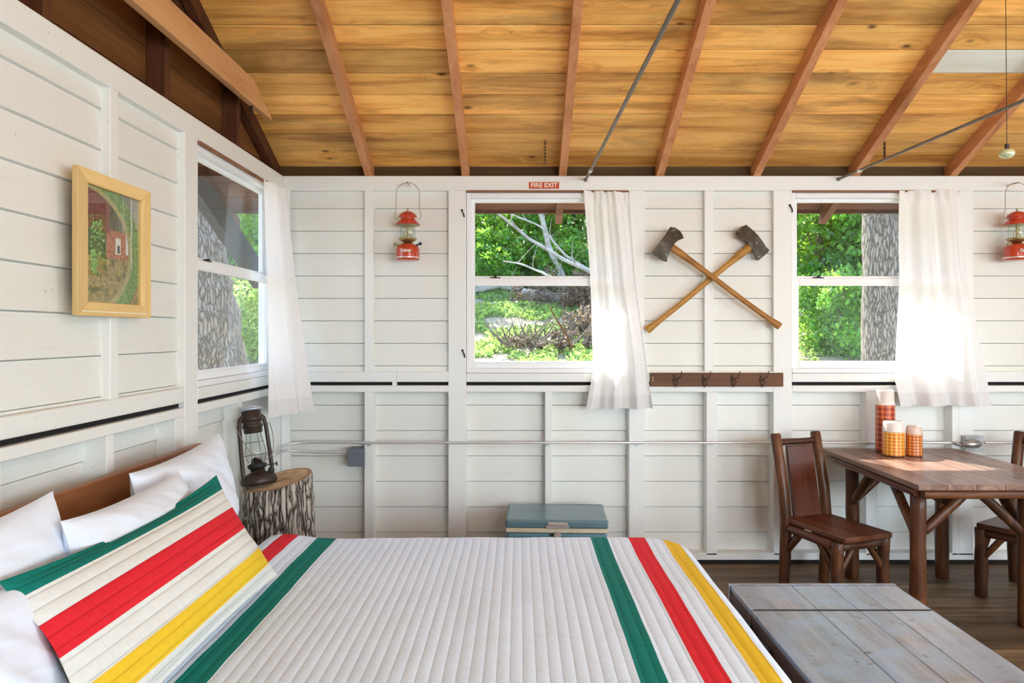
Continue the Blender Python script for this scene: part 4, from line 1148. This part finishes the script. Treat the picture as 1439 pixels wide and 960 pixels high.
def oil_lantern():
    lx, ly = -.036*1.0, -.045
    base = Vector((P(364,672,3.95).x, 3.955, 0)); base.z = stumpz(base.x-sc_.x, base.y-sc_.y)+.006
    o = thing('kerosene_lantern', tuple(base), 'old rust-brown kerosene lantern with glass globe standing on the stump', 'lantern')
    o.rotation_euler = (Matrix.Rotation(-.155, 3, 'Y') @ Matrix.Rotation(-.10, 3, 'X') @ Matrix.Rotation(math.radians(50), 3, 'Z')).to_euler()
    k = 1.0
    mb = MB(); mb.lathe([(0,.0),(.086,.0),(.096,.008),(.097,.018),(.094,.040),(.086,.052),(.060,.062),(.040,.070),(.038,.085),(.0,.085)], seg=36); mb.build('fuel_tank', 'rust_dark', o)
    mb = MB(); mb.tube([(.045,-.052,.055),(.050,-.060,.078)], .016, 14); mb.build('filler_cap', 'black', o)
    mb = MB(); mb.lathe([(.0,.085),(.036,.085),(.050,.095),(.052,.112),(.030,.118),(.028,.140),(.012,.150),(.0,.150)], seg=28); mb.tube([(.03,-.02,.10),(.085,-.055,.098)], .003, 6); mb.tube([(.083,-.054,.098),(.090,-.058,.098)], .012, 10); mb.build('burner', 'black', o)
    mb = MB(); mb.lathe([(.040,.118),(.052,.135),(.058,.165),(.056,.200),(.046,.240),(.038,.285)], seg=36); mb.lathe([(.036,.285),(.044,.240),(.054,.200),(.056,.165),(.050,.135),(.038,.118)], seg=36)
    mb.build('glass_globe', 'globe_glass', o)
    mb = MB()
    for s in (-1, 1):
        mb.tube([(s*.078,0,.03),(s*.088,0,.06),(s*.086,0,.16),(s*.080,0,.32),(s*.072,0,.365),(s*.05,0,.385)], .0115, 12)
    mb.build('frame_tube', 'rust_dark', o)
    mb = MB()
    for zz, rr_ in ((.165,.061),(.235,.050)):
        mb.tube([(rr_*math.cos(2*PI*i/24), rr_*math.sin(2*PI*i/24), zz) for i in range(24)], .0018, 5, closed=True)
    for t in (.6, 2.2, 3.8, 5.4):
        mb.tube([(.042*math.cos(t),.042*math.sin(t),.115),(.061*math.cos(t),.061*math.sin(t),.165),(.050*math.cos(t),.050*math.sin(t),.235),(.042*math.cos(t),.042*math.sin(t),.285)], .0018, 5)
    mb.build('globe_guard', 'rod_metal', o)
    mb = MB(); mb.lathe([(.0,.285),(.046,.285),(.050,.292),(.050,.315),(.056,.320),(.056,.330),(.050,.336),(.052,.350),(.060,.356),(.060,.372),(.052,.380),(.052,.405),(.046,.412),(.0,.412)], seg=36); mb.build('chimney', 'rust_dark', o)
    mb = MB(); mb.lathe([(.0,.408),(.060,.412),(.066,.418),(.060,.428),(.030,.438),(.0,.440)], seg=36); mb.build('chimney_cap', 'cap_metal', o)
    pts = [(-.086,0,.33)]
    for i in range(0, 15):
        a = PI*i/14; pts.append((-.10*math.cos(a), -.085*math.sin(a)-.01, .33-.20*math.sin(a)))
    pts.append((.086,0,.33))
    mb = MB(); mb.tube(pts, .0022, 6); mb.build('bail_handle', 'wire', o)
oil_lantern()

# ================================================================= COOLER
ang = math.radians(-2.5)
o = thing('cooler', (.235, 4.52, 0), 'vintage light blue metal cooler standing against the back wall behind the bed', 'cooler', ang)
w, d = .305, .20
mb = MB(); mb.box((-w,-d,.012), (w,d,.345), .012); mb.build('body', 'blue_metal', o, .004)
mb = MB(); mb.box((-w-.003,-d-.003,.346), (w+.003,d+.003,.372), .003); mb.build('gasket_band', 'cream_trim', o)
mb = MB(); mb.box((-w-.006,-d-.006,.373), (w+.006,d+.006,.424), .010); l = mb.build('lid', 'blue_lid', o, .004)
mb = MB(); mb.box((-.055,-d-.024,.392), (.065,-d-.006,.412), .004); mb.box((-.065,-d-.014,.374), (.075,-d-.006,.392), .003); mb.build('latch', 'chrome', l)
mb = MB(); mb.tube([(.005,-d,.335),(.005,-d-.018,.335)], .021, 24); mb.tube([(.005,-d-.018,.335),(.005,-d-.021,.335)], .010, 16); mb.build('lock_button', 'chrome', o)
mb = MB(); mb.box((-.045,-d-.006,.329), (-.018,-d,.339), .002); mb.build('lock_plate', 'rust_dark', o)
for x in (-.26, .26):
    for y in (-.16, .16):
        mb = MB(); mb.tube([(x,y,0),(x,y,.013)], .02, 12); mb.build('foot', 'black', o)

# ================================================================= RUSTIC CHAIRS
def make_chair(label, loc, rz):
    o = thing('rustic_chair', loc, label, 'chair', rz)
    HW, HB, DP = .172, .155, .215
    for s in (-1, 1):
        mb = MB(); mb.log((s*(HW-.005), -DP+.015, 0), (s*(HW-.005), -DP+.015, .405), .034); mb.build('front_leg', 'log_z', o)
        mb = MB(); mb.rnd()
        mb.tube([(s*HB, DP+.03, 0), (s*HB, DP+.028, .012), (s*HB, DP+.012, .22), (s*HB, DP+.005, .42), (s*HB, DP+.028, .60), (s*HB, DP+.062, .76), (s*HB, DP+.10, .925), (s*HB, DP+.102, .937)], [.028,.032,.033,.033,.032,.031,.030,.024], 14, True, .12)
        mb.build('back_post', 'log_z', o)
    mb = MB(); mb.rnd()
    # seat: one thick board, front corners rounded
    poly = [(-.175,-.245),(-.165,-.262),(.165,-.262),(.175,-.245),(.162,.20),(.120,.205),(.12,.235),(-.12,.235),(-.120,.205),(-.162,.20)]
    n = len(poly); vs = [(x,y,.412) for x,y in poly]+[(x,y,.442) for x,y in poly]
    mb.add(vs, [tuple(range(n))[::-1], tuple(range(n,2*n))]+[(i,(i+1)%n,n+(i+1)%n,n+i) for i in range(n)])
    mb.build('seat', 'seat_wood', o, .006)
    mb = MB(); mb.log((-HW+.03,-DP+.012,.378), (HW-.03,-DP+.012,.378), .025); mb.build('seat_rail', 'log_x', o)
    mb = MB(); mb.log((-HB+.03,DP+.008,.378), (HB-.03,DP+.008,.378), .025); mb.build('seat_rail', 'log_x', o)
    for s in (-1, 1):
        mb = MB(); mb.log((s*HW,-DP+.04,.380), (s*HB,DP-.02,.380), .026); mb.build('seat_rail', 'seat_wood', o)
        for sy, yy in ((-1, -DP+.015), (1, DP+.008)):
            mb = MB(); xx = HW if sy < 0 else HB
            mb.log((s*xx, yy-sy*.02, .245), (s*xx, yy-sy*.13, .372), .019, wob=.08); mb.build('brace', 'log_z', o)
            mb = MB(); mb.log((s*(xx-.02), yy, .235), (s*(xx-.115), yy, .365), .018, wob=.08); mb.build('brace', 'log_z', o)
    mb = MB(); mb.log((-HB+.025, DP+.090, .882), (HB-.025, DP+.090, .882), .021); mb.build('top_rail', 'log_x', o)
    mb = MB(); mb.rnd(); mb.box((-.104, 0, 0), (.104, .022, .425), .004, lambda v: (v[0]*(1-.05*v[2]/.425), DP-.010+v[1]+.073*(v[2]/.425)**1.15, .436+v[2])); mb.build('back_panel', 'panel_wood', o)
    return o
make_chair('dark brown rustic log chair left of the table, facing the camera', (1.842, 4.171, 0), math.radians(20.1))
make_chair('dark brown rustic log chair right of the table, half behind it at the frame edge', (2.9985, 4.20, 0), math.radians(-55))

# ================================================================= TABLE
TZ = CZ-.776
o = thing('log_table', (2.45, 4.16, 0), 'rustic dining table with plank top and log legs under the right window', 'table'); org = Vector(o.location)
TX0, TX1, TY0, TY1 = 2.035, 2.93, 3.63, 4.785
mb = MB(org); n = 6
for i in range(n):
    mb.rnd(); a = TX0+(TX1-TX0)*i/n; b = TX0+(TX1-TX0)*(i+1)/n
    mb.box((a+.0008, TY0, TZ-.028), (b-.0008, TY1, TZ), .002)
mb.build('tabletop', 'table_wood', o)
LX0, LX1, LY0, LY1 = 2.115, 2.69, 3.775, 4.53
for x in (LX0, LX1):
    for y in (LY0, LY1):
        mb = MB(org); mb.log((x, y, 0), (x, y, TZ-.075), .040, wob=.10); mb.build('leg', 'log_z', o)
# half-log aprons under the edge
for y in (TY0+.035, TY1-.06):
    mb = MB(org); mb.log((TX0+.04, y, TZ-.054), (TX1-.04, y, TZ-.054), .0245, 14); mb.build('apron', 'log_x', o)
for x in (TX0+.035, TX1-.035):
    mb = MB(org); mb.log((x, TY0+.07, TZ-.054), (x, TY1-.09, TZ-.054), .0245, 14); mb.build('apron', 'seat_wood', o)
for y in (LY0, LY1):
    mb = MB(org); mb.rnd(); mb.box((TX0+.07, y-.03, TZ-.076), (TX1-.07, y+.03, TZ-.029), .004); mb.build('cross_bearer', 'log_x', o)
for x, s in ((LX0, 1), (LX1, -1)):
    for y, q_ in ((LY0, 1), (LY1, -1)):
        mb = MB(org); mb.log((x+s*.03, y, TZ-.275), (x+s*.245, y, TZ-.075), .026, wob=.08); mb.build('brace', 'log_z', o)
        mb = MB(org); mb.log((x, y+q_*.03, TZ-.29), (x, y+q_*.27, TZ-.05), .026, wob=.08); mb.build('brace', 'log_z', o)

# thermoses
def thermos(label, x, y, r, h, mat, cup, cupfrac, cupr=.92):
    o = thing('thermos_flask', (x, y, TZ), label, 'thermos flask', 0, )
    hb = h*(1-cupfrac)
    mb = MB(); mb.lathe([(r,.006),(r,hb)], seg=48, attrs=True); mb.build('body', mat, o)
    mb = MB(); mb.lathe([(0,0),(r*.96,0),(r,.004),(r,.0065),(0,.0065)]); mb.build('base_rim', 'rust_dark', o)
    mb = MB(); mb.lathe([(0,hb-.001),(r*1.0,hb-.001),(r*1.01,hb+.004),(r*1.0,hb+.010),(r*cupr,hb+.018),(r*cupr*.97,h-.010),(r*cupr*.90,h-.002),(r*cupr*.8,h),(r*cupr*.75,h-.004),(0,h-.004)], seg=48); mb.build('cup_lid', cup, o)
    return o
thermos('tall red plaid thermos with white cup lid at the back of the table', 2.392, 4.655, .059, .405, 'plaid_red', 'cup_plastic', .24)
thermos('wide orange and yellow plaid thermos jar standing in front of the tall one', 2.368, 4.505, .065, .218, 'plaid_orange', 'cup_plastic', .30, .97)
thermos('smallest rust-red plaid thermos jar at the right of the group', 2.490, 4.49, .047, .19, 'plaid_rust', 'cup_plastic_pink', .27, .97)

# ================================================================= CHEST
cx0, cx1, cy0, cy1, ctz = .835, 1.492, 1.62, 2.835, .56
o = thing('wooden_chest', ((cx0+cx1)/2, 2.2, 0), 'low dark wooden chest with worn plank lid at the foot of the bed', 'chest', 0); org = Vector(o.location)
mb = MB(org); mb.box((cx0+.008, cy0+.01, .03), (cx1-.008, cy1-.008, ctz-.075), .004); mb.build('body', 'chest_side', o)
for s, a in ((cx0+.05, 0), (cx1-.05, 1)):
    for y in (cy0+.08, cy1-.08):
        mb = MB(org); mb.box((s-.04, y-.05, 0), (s+.04, y+.05, .032), .003); mb.build('foot', 'chest_side', o)
seam = 2.565
def lid(y0, y1, name):
    mb = MB(org); mb.box((cx0+.002, y0, ctz-.074), (cx1-.002, y1, ctz-.018), .003); l = mb.build(name, 'chest_side', o)
    mb = MB(org); xs = [cx0, 1.075-.11, 1.078, 1.225, 1.328, cx1]
    xs = [cx0, 1.078, 1.225, 1.328, cx1] 
    for a, b in zip(xs[:-1], xs[1:]):
        mb.rnd(); mb.box((a+.0012, y0, ctz-.018), (b-.0012, y1, ctz), .002)
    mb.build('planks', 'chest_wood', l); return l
l1 = lid(cy0, seam-.003, 'lid'); l2 = lid(seam+.003, cy1-.02, 'rear_deck')
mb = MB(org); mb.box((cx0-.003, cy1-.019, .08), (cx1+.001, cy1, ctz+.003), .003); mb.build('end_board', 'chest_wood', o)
for z in (ctz-.070,):
    mb = MB(org); mb.box((cx0-.004, cy0+.01, z-.03), (cx0+.001, cy1-.02, z-.006), .001); mb.build('side_batten', 'chest_side', o)
for y in (seam+.01, 2.38, 2.1, 1.85):
    mb = MB(org); mb.box((cx0-.009, y-.025, ctz-.115), (cx0-.004, y+.025, ctz-.05), .002)
    for dz in (-.10, -.065): mb.ball((cx0-.009, y, ctz+dz), .006, 8, (.5,1,1))
    mb.build('metal_bracket', 'black_iron', o)
mb = MB(org); mb.tube([(cx0+.01, seam, ctz-.001), (cx1-.01, seam, ctz-.001)], .0045, 8); mb.build('hinge', 'black_iron', o)

# ================================================================= OUTSIDE
def gz(x, y):
    z = -.25 if y < 5.4 else -.25+.262*(y-5.2)*min(1, (y-5.4)/1.5)
    if x < -2: pass
    return z+.10*noise.noise(Vector((x*.4, y*.4, 0)))*min(1, max(0, (y-5.4)/2))
mb = MB(); GN = 110; vs = []; fs = []
gx0, gx1, gy0, gy1 = -26, 26, -8, 46
for j in range(GN+1):
    for i in range(GN+1):
        x = gx0+(gx1-gx0)*i/GN; y = gy0+(gy1-gy0)*j/GN; vs.append((x, y, gz(x, y)))
for j in range(GN):
    for i in range(GN): a = j*(GN+1)+i; fs.append((a, a+1, a+GN+2, a+GN+1))
mb.add(vs, fs, True); o = mb.build('ground', 'slope_soil'); struct(o)

RL = random.Random(5)
def leaves(mb, pts_fn, n, size, droop=.3):
    vs = []; fs = []; rs = []
    for i in range(n):
        c = pts_fn(); 
        if c is None: continue
        s = size*RL.uniform(.6, 1.3)
        d = Vector((RL.gauss(0,1), RL.gauss(0,1), RL.gauss(0,1)-droop)).normalized()
        u = d.cross(Vector((RL.gauss(0,1), RL.gauss(0,1), RL.gauss(0,1)))).normalized()
        k = len(vs); w = d.cross(u)
        vs += [c-d*s*.5, c+u*s*.30+w*s*.06, c+d*s*.5, c-u*s*.30+w*s*.06]
        fs.append((k, k+1, k+2, k+3)); rs += [RL.random()]*4
    n0 = len(mb.v); mb.v += [tuple(v) for v in vs]; mb.f += [tuple(q+n0 for q in f) for f in fs]; mb.r += rs; mb.sm += [False]*len(fs)
def clump_fn(c, rad, k=26, seed=0):
    rg = random.Random(seed); cl = []
    for i in range(k):
        while True:
            p = Vector((rg.uniform(-1,1), rg.uniform(-1,1), rg.uniform(-1,1)))
            if p.length < 1: break
        cl.append((Vector((c[0]+p.x*rad[0], c[1]+p.y*rad[1], c[2]+p.z*rad[2])), rg.uniform(.22,.48)*min(rad)))
    def fn():
        a, r = cl[RL.randrange(k)]
        d = Vector((RL.gauss(0,1), RL.gauss(0,1), RL.gauss(0,1)*.8)).normalized()
        return a+d*r*RL.uniform(.5,1.1)
    return fn, cl
def trunk_mesh(mb, pts, rs, seg=20, rough=.10, n=None):
    """thick trunk with bark relief"""
    P_ = [Vector(p) for p in pts]; out = []; ro = []
    sub = 10
    for i in range(len(P_)-1):
        for k in range(sub): out.append(P_[i].lerp(P_[i+1], k/sub)); ro.append(rs[i]+(rs[i+1]-rs[i])*k/sub)
    out.append(P_[-1]); ro.append(rs[-1])
    mb.tube(out, ro, seg, True, rough)
    mb.a['h'] = [1.]*len(mb.v)
def tree(name, label, cat, x, y, h, rad, n, size, mat, seed, group=None, tr=.09, low=.25, k=30):
    z = gz(x, y)
    o = thing(name, (x, y, z-.05), label, cat, 0, group); org = Vector(o.location)
    fn, cl = clump_fn((x, y, z+h*(low+1)/2), (rad, rad, h*(1-low)/2), k, seed)
    mb = MB(org); leaves(mb, fn, n, size); mb.build('foliage', mat, o)
    mb = MB(org); trunk_mesh(mb, [(x,y,z-.1),(x+.05,y,z+h*.4),(x-.05,y+.05,z+h*.8)], [tr,tr*.75,tr*.3], 10, .1)
    for c, r in cl[:9]: mb.tube([(x, y, z+max(.2, (c.z-z)*.6)), ((x+c.x)/2, (y+c.y)/2, (c.z*.85+z*.15)), c], [tr*.35,tr*.25,tr*.1], 6)
    mb.a['h'] = [1.]*len(mb.v)
    mb.build('trunk', 'tree_bark', o)
    return o
# woods beyond the middle window
W_ = 'thin leafy tree in the woods up the slope behind the cabin'
gi = 0
for x in range(-5, 6):
    tree('leafy_tree', W_, 'tree', x*2.35+.2, 17.0+.5*math.sin(x*2.1), 4.1+.4*math.sin(x*1.7), 1.1, 9500, .13, 'leaf', 40+gi, 'trees of the woods up the slope', .07, .0, 60); gi += 1
for x in range(-5, 6):
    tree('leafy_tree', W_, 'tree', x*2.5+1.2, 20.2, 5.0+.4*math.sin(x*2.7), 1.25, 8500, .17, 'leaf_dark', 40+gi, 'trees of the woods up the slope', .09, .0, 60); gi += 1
# shrubs and young trees closer in, seen through the right window
tree('leafy_tree', 'bright green leafy tree outside the right window, left of the big trunk', 'tree', 5.15, 12.2, 3.1, 1.1, 10000, .12, 'leaf', 71, None, .06, .25, 34)
tree('leafy_shrub', 'dense green shrub low outside the right window', 'shrub', 4.9, 10.9, 1.25, .75, 6500, .075, 'leaf', 72, None, .025, .0, 26)
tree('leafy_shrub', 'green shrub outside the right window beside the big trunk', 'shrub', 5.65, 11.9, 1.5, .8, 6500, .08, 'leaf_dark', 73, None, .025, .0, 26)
tree('leafy_tree', 'green leafy tree outside the right window, half behind the big trunk', 'tree', 6.9, 12.8, 3.2, 1.3, 9500, .12, 'leaf', 74, None, .06, .2, 34)
tree('leafy_tree', 'bright green young tree outside the left wall window', 'tree', -5.3, 12.8, 3.2, 1.3, 9500, .12, 'leaf', 75, None, .05, .25, 34)
tree('leafy_shrub', 'low sunlit green shrub outside the left wall window', 'shrub', -3.75, 10.5, 1.5, .7, 5000, .07, 'leaf_grass', 76, None, .02, .0, 22)
tree('leafy_shrub', 'green shrub at the wood edge, left of the fallen branches in the middle window', 'shrub', -.75, 15.7, 1.4, .75, 5000, .10, 'leaf', 77, None, .02, .0, 24)
tree('leafy_shrub', 'green shrub at the wood edge behind the brown brush in the middle window', 'shrub', 1.15, 15.9, 1.4, .75, 5000, .10, 'leaf', 78, None, .02, .0, 24)
# big trunks
def bigtrunk(label, pts, rs, rough=.06):
    o = thing('tall_tree', tuple(pts[0]), label, 'tree'); org = Vector(pts[0])
    mb = MB(org); trunk_mesh(mb, pts, rs, 90, rough); o2 = mb.build('trunk', 'tree_bark', o)
    top = Vector(pts[-1]); mb = MB(org); fn, cl = clump_fn((top.x+.6, top.y+1.2, top.z+.6), (2.2,2.0,1.2), 26, int(top.x*10)+99)
    leaves(mb, fn, 4000, .14); mb.build('foliage', 'leaf', o)
    mb = MB(org)
    for c, r in cl[:8]: mb.tube([top-Vector((0,0,.5)), (top+c)/2, c], [rs[-1]*.5, rs[-1]*.3, .02], 8)
    mb.a['h'] = [1.]*len(mb.v); mb.build('branch', 'tree_bark', o)
a = P(1236, 515, 9.0); g = gz(a.x, 9.0)
bigtrunk('large straight grey-barked tree trunk outside the right window', [(a.x+.00, 9.0, g-.2), (a.x+.02, 9.0, g+.4), (P(1240,300,9).x, 9.0, 3.1), (P(1244,300,9).x, 9.0, 9.5)], [.30,.235,.225,.19])
Yt = 6.6
bigtrunk('massive leaning grey tree trunk filling the left wall window', [P(246,620,Yt), P(247,520,Yt), P(250,440,Yt), P(252,360,Yt), P(248,280,Yt), (P(235,280,Yt).x, Yt, 9.0)], [.78,.63,.53,.42,.33,.24])
# dark brace beam outside the left window
mb = MB(); mb.rnd(); A_ = P(270,238,4.72); B_ = P(372,392,5.42); dz = Vector((0,.045,.075))
mb.prism([A_-dz, A_+dz, B_+dz, B_-dz], (-.07,0,0), 0); plain('slate_paint', (.035,.038,.043), .6); trim(mb, 'slate_paint')
# fallen pale branches outside the middle window
def branch(label, pts, r0, r1, wm='weathered'):
    pts = [Vector(p) for p in pts]; o = thing('fallen_branch', tuple(pts[0]), label, 'branch')
    mb = MB(pts[0]); n = len(pts); out = []
    for i in range(n-1):
        for k in range(6):
            q_ = pts[i].lerp(pts[i+1], k/6); out.append(q_+Vector((noise.noise(q_*1.1), noise.noise(q_*1.1+Vector((5,0,0))), noise.noise(q_*1.1+Vector((9,0,0)))))*.10)
    out.append(pts[-1]); m = len(out)
    mb.rnd(); mb.tube(out, [r0+(r1-r0)*i/(m-1) for i in range(m)], 10, True, .15); mb.build('wood', wm, o)
    t = MB(pts[0])
    for i in range(4, m-2, 5):
        p = out[i]; d = Vector((R.uniform(-.4,.4), R.uniform(-.3,.3), R.uniform(.1,.4))); t.tube([p, p+d*.5, p+d+Vector((.1,0,.1))], [r1*.35, r1*.22, r1*.08], 5)
    t.build('twig', wm, o)
branch('longest pale fallen branch slanting across the middle window', [P(690,290,14.0), P(740,335,14), P(790,365,13.6), P(850,395,13.2), P(900,410,13)], .022, .055)
branch('thin bare branch slanting beside the longest one in the middle window', [P(700,285,14.6), P(760,322,14.5), P(800,360,14.4), P(835,378,14.3)], .014, .03)
branch('short forked bare branch at the lower left of the upper middle pane', [P(705,366,13.2), P(735,372,13.2), P(762,380,13.2), P(790,398,13)], .012, .028)
branch('nearly upright bare stem behind the fallen branches', [P(757,300,15.2), P(772,345,15.2), P(790,378,15.2), P(796,420,15.2)], .05, .075)
def onslope(px, py):    # meet a sight line with the slope
    for i in range(60, 300):
        Yy = i*.1; p = P(px, py, Yy)
        if p.z < gz(p.x, Yy)+.02: return p
    return P(px, py, 15)
branch('grey fallen log lying at the left on the grass in the middle window', [onslope(655,418)+Vector((0,0,.12)), onslope(700,412)+Vector((0,0,.14)), onslope(735,415)+Vector((0,0,.12))], .10, .06)
branch('long pale fallen log lying across the slope in the middle window', [onslope(725,420)+Vector((0,0,.14)), onslope(780,428)+Vector((0,0,.12)), onslope(850,424)+Vector((0,0,.12)), onslope(880,420)+Vector((0,0,.10))], .09, .11)
branch('crooked dark stick standing in the grass near the middle window', [onslope(806,500), onslope(806,500)+Vector((-.12,0,.35)), onslope(806,500)+Vector((-.35,0,.75))], .02, .01, 'hook_board')
branch('pale fallen branch at the upper right of the lower middle pane', [onslope(800,402)+Vector((0,0,.25)), onslope(840,404)+Vector((0,0,.3)), onslope(890,412)+Vector((0,0,.2))], .05, .07)
# dead brown brush heaps
def brush(label, px, py, rx, rz, n, seed):
    p = onslope(px, py); o = thing('brush_pile', tuple(p), label, 'brush pile')
    fn, cl = clump_fn((p.x, p.y, p.z+rz*.5), (rx, .5, rz), 18, seed); mb = MB(p); leaves(mb, fn, n, .075); mb.build('dead_leaves', 'leaf_dead', o)
    mb = MB(p)
    for i in range(46):
        a = Vector((p.x+RL.uniform(-rx,rx), p.y+RL.uniform(-.4,.4), p.z+RL.uniform(0,rz*.5))); d = Vector((RL.uniform(-.5,.5), RL.uniform(-.2,.2), RL.uniform(.0,.45)))
        mb.rnd(); mb.tube([a, a+d*.6, a+d+Vector((.05,0,.06))], [.012,.009,.003], 5)
    mb.build('twig', 'dead_twig', o)
brush('heap of dead brown leaves and twigs behind the grass, centre of the middle window', 765, 428, .9, .45, 1800, 3)
brush('heap of dead brown brush at the right of the middle window', 822, 432, .7, .45, 2200, 4)
brush('low dead brush at the lower right of the middle window', 795, 488, .5, .18, 1500, 5)
brush('small dark brush at the bottom centre of the middle window', 727, 490, .35, .14, 600, 6)
brush('dead brush by the curtain edge in the middle window', 826, 468, .4, .30, 1500, 8)
# ground cover
def cover():
    def fn():
        for _ in range(20):
            r = RL.random()
            if r < .62: x, y = RL.uniform(-1.6, 2.9), RL.uniform(8.6, 15.5)
            elif r < .8: x, y = RL.uniform(-7, -3), RL.uniform(8.5, 15)
            else: x, y = RL.uniform(3.4, 8), RL.uniform(9, 13)
            k = noise.noise(Vector((x*1.3, y*1.3, 4)))+.35*noise.noise(Vector((x*4, y*4, 9)))
            if k > -.12: return Vector((x, y, gz(x, y)+RL.uniform(.0, .09)))
        return None
    mb = MB(); leaves(mb, fn, 36000, .085, -1.0)
    tag(mb.build('ground_cover', 'leaf_grass'), 'sunlit low green plants covering the slope outside the windows', 'plants', None, 'stuff')
cover()

# ================================================================= LIGHT
w = bpy.data.worlds.new('sky'); S.world = w; w.use_nodes = True; nt = w.node_tree; nt.nodes.clear()
sky = nt.nodes.new('ShaderNodeTexSky'); sky.sky_type = 'NISHITA'; sky.sun_disc = False
sky.sun_elevation = math.radians(50); sky.sun_rotation = math.radians(-20); sky.air_density = 1.0; sky.dust_density = 1.5
bg = nt.nodes.new('ShaderNodeBackground'); bg.inputs[1].default_value = .85
wo = nt.nodes.new('ShaderNodeOutputWorld'); nt.links.new(sky.outputs[0], bg.inputs[0]); nt.links.new(bg.outputs[0], wo.inputs[0])
def light(typ, name, loc, **kw):
    l = bpy.data.lights.new(name, typ); o = bpy.data.objects.new(name, l); COL.objects.link(o); o.location = loc
    for k, v in kw.items():
        if k == 'rot': o.rotation_euler = v
        else: setattr(l, k, v)
    return o
sd = Vector((.35, -1, -1.25))
s = light('SUN', 'sun', (0, 12, 10), energy=15.0, color=(1,.94,.85), angle=math.radians(.8))
s.rotation_euler = sd.to_track_quat('-Z', 'Y').to_euler()
for i, xc in enumerate((1.95, 3.9)):    # added fill lamps in place of daylight, outside unseen rear openings
    light('AREA', 'rear_window_daylight', (xc, YR-.12, 1.6), shape='RECTANGLE', size=1.45, size_y=1.45, energy=112, color=(.86,.94,1.0), rot=(PI/2, 0, 0))
light('AREA', 'right_window_daylight', (XR+.12, 1.2, 1.6), shape='RECTANGLE', size=1.45, size_y=1.9, energy=80, color=(.84,.92,1.0), rot=(0, PI/2, 0))  # added fill lamp outside the unseen right wall opening

# glowing globe added as fill to brighten the bed, behind the camera's view
o = thing('pendant_lamp', (1.3, .55, 2.62), 'round white glass pendant lamp hanging from the ridge above the near side of the room', 'lamp')
mb = MB((1.3,.55,2.62)); mb.ball((1.3,.55,2.62), .16, 24); t_ = NT('lamp_globe'); em = t_.n('ShaderNodeEmission'); em.inputs[0].default_value = (.80,.90,1,1); em.inputs[1].default_value = 75.0; t_.l(em.outputs[0], t_.out.inputs[0]); M['lamp_globe'] = t_.m
mb.build('globe', 'lamp_globe', o)
mb = MB((1.3,.55,2.62)); mb.tube([(1.3,.55,2.77),(1.3,.55,RZ+SL*(D-(2*RIDGE-.55)))], .006, 8); mb.build('stem', 'black_iron', o)

# ================================================================= CAMERA
cam = bpy.data.cameras.new('camera'); co = bpy.data.objects.new('camera', cam); COL.objects.link(co)
co.location = (0, 0, CZ); co.rotation_euler = (PI/2, 0, 0)
cam.sensor_width = 36; cam.lens = 36*1000/1439; cam.shift_x = -10.5/1439; cam.shift_y = -12/1439; cam.clip_end = 200
S.camera = co
S.view_settings.view_transform = 'Standard'; S.view_settings.look = 'None'; S.view_settings.gamma = 1; S.view_settings.exposure = -.08
S.view_settings.use_curve_mapping = False
S.cycles.max_bounces = 10; S.cycles.diffuse_bounces = 5; S.cycles.transparent_max_bounces = 16; S.cycles.caustics_reflective = False; S.cycles.caustics_refractive = False
S.cycles.use_denoising = True
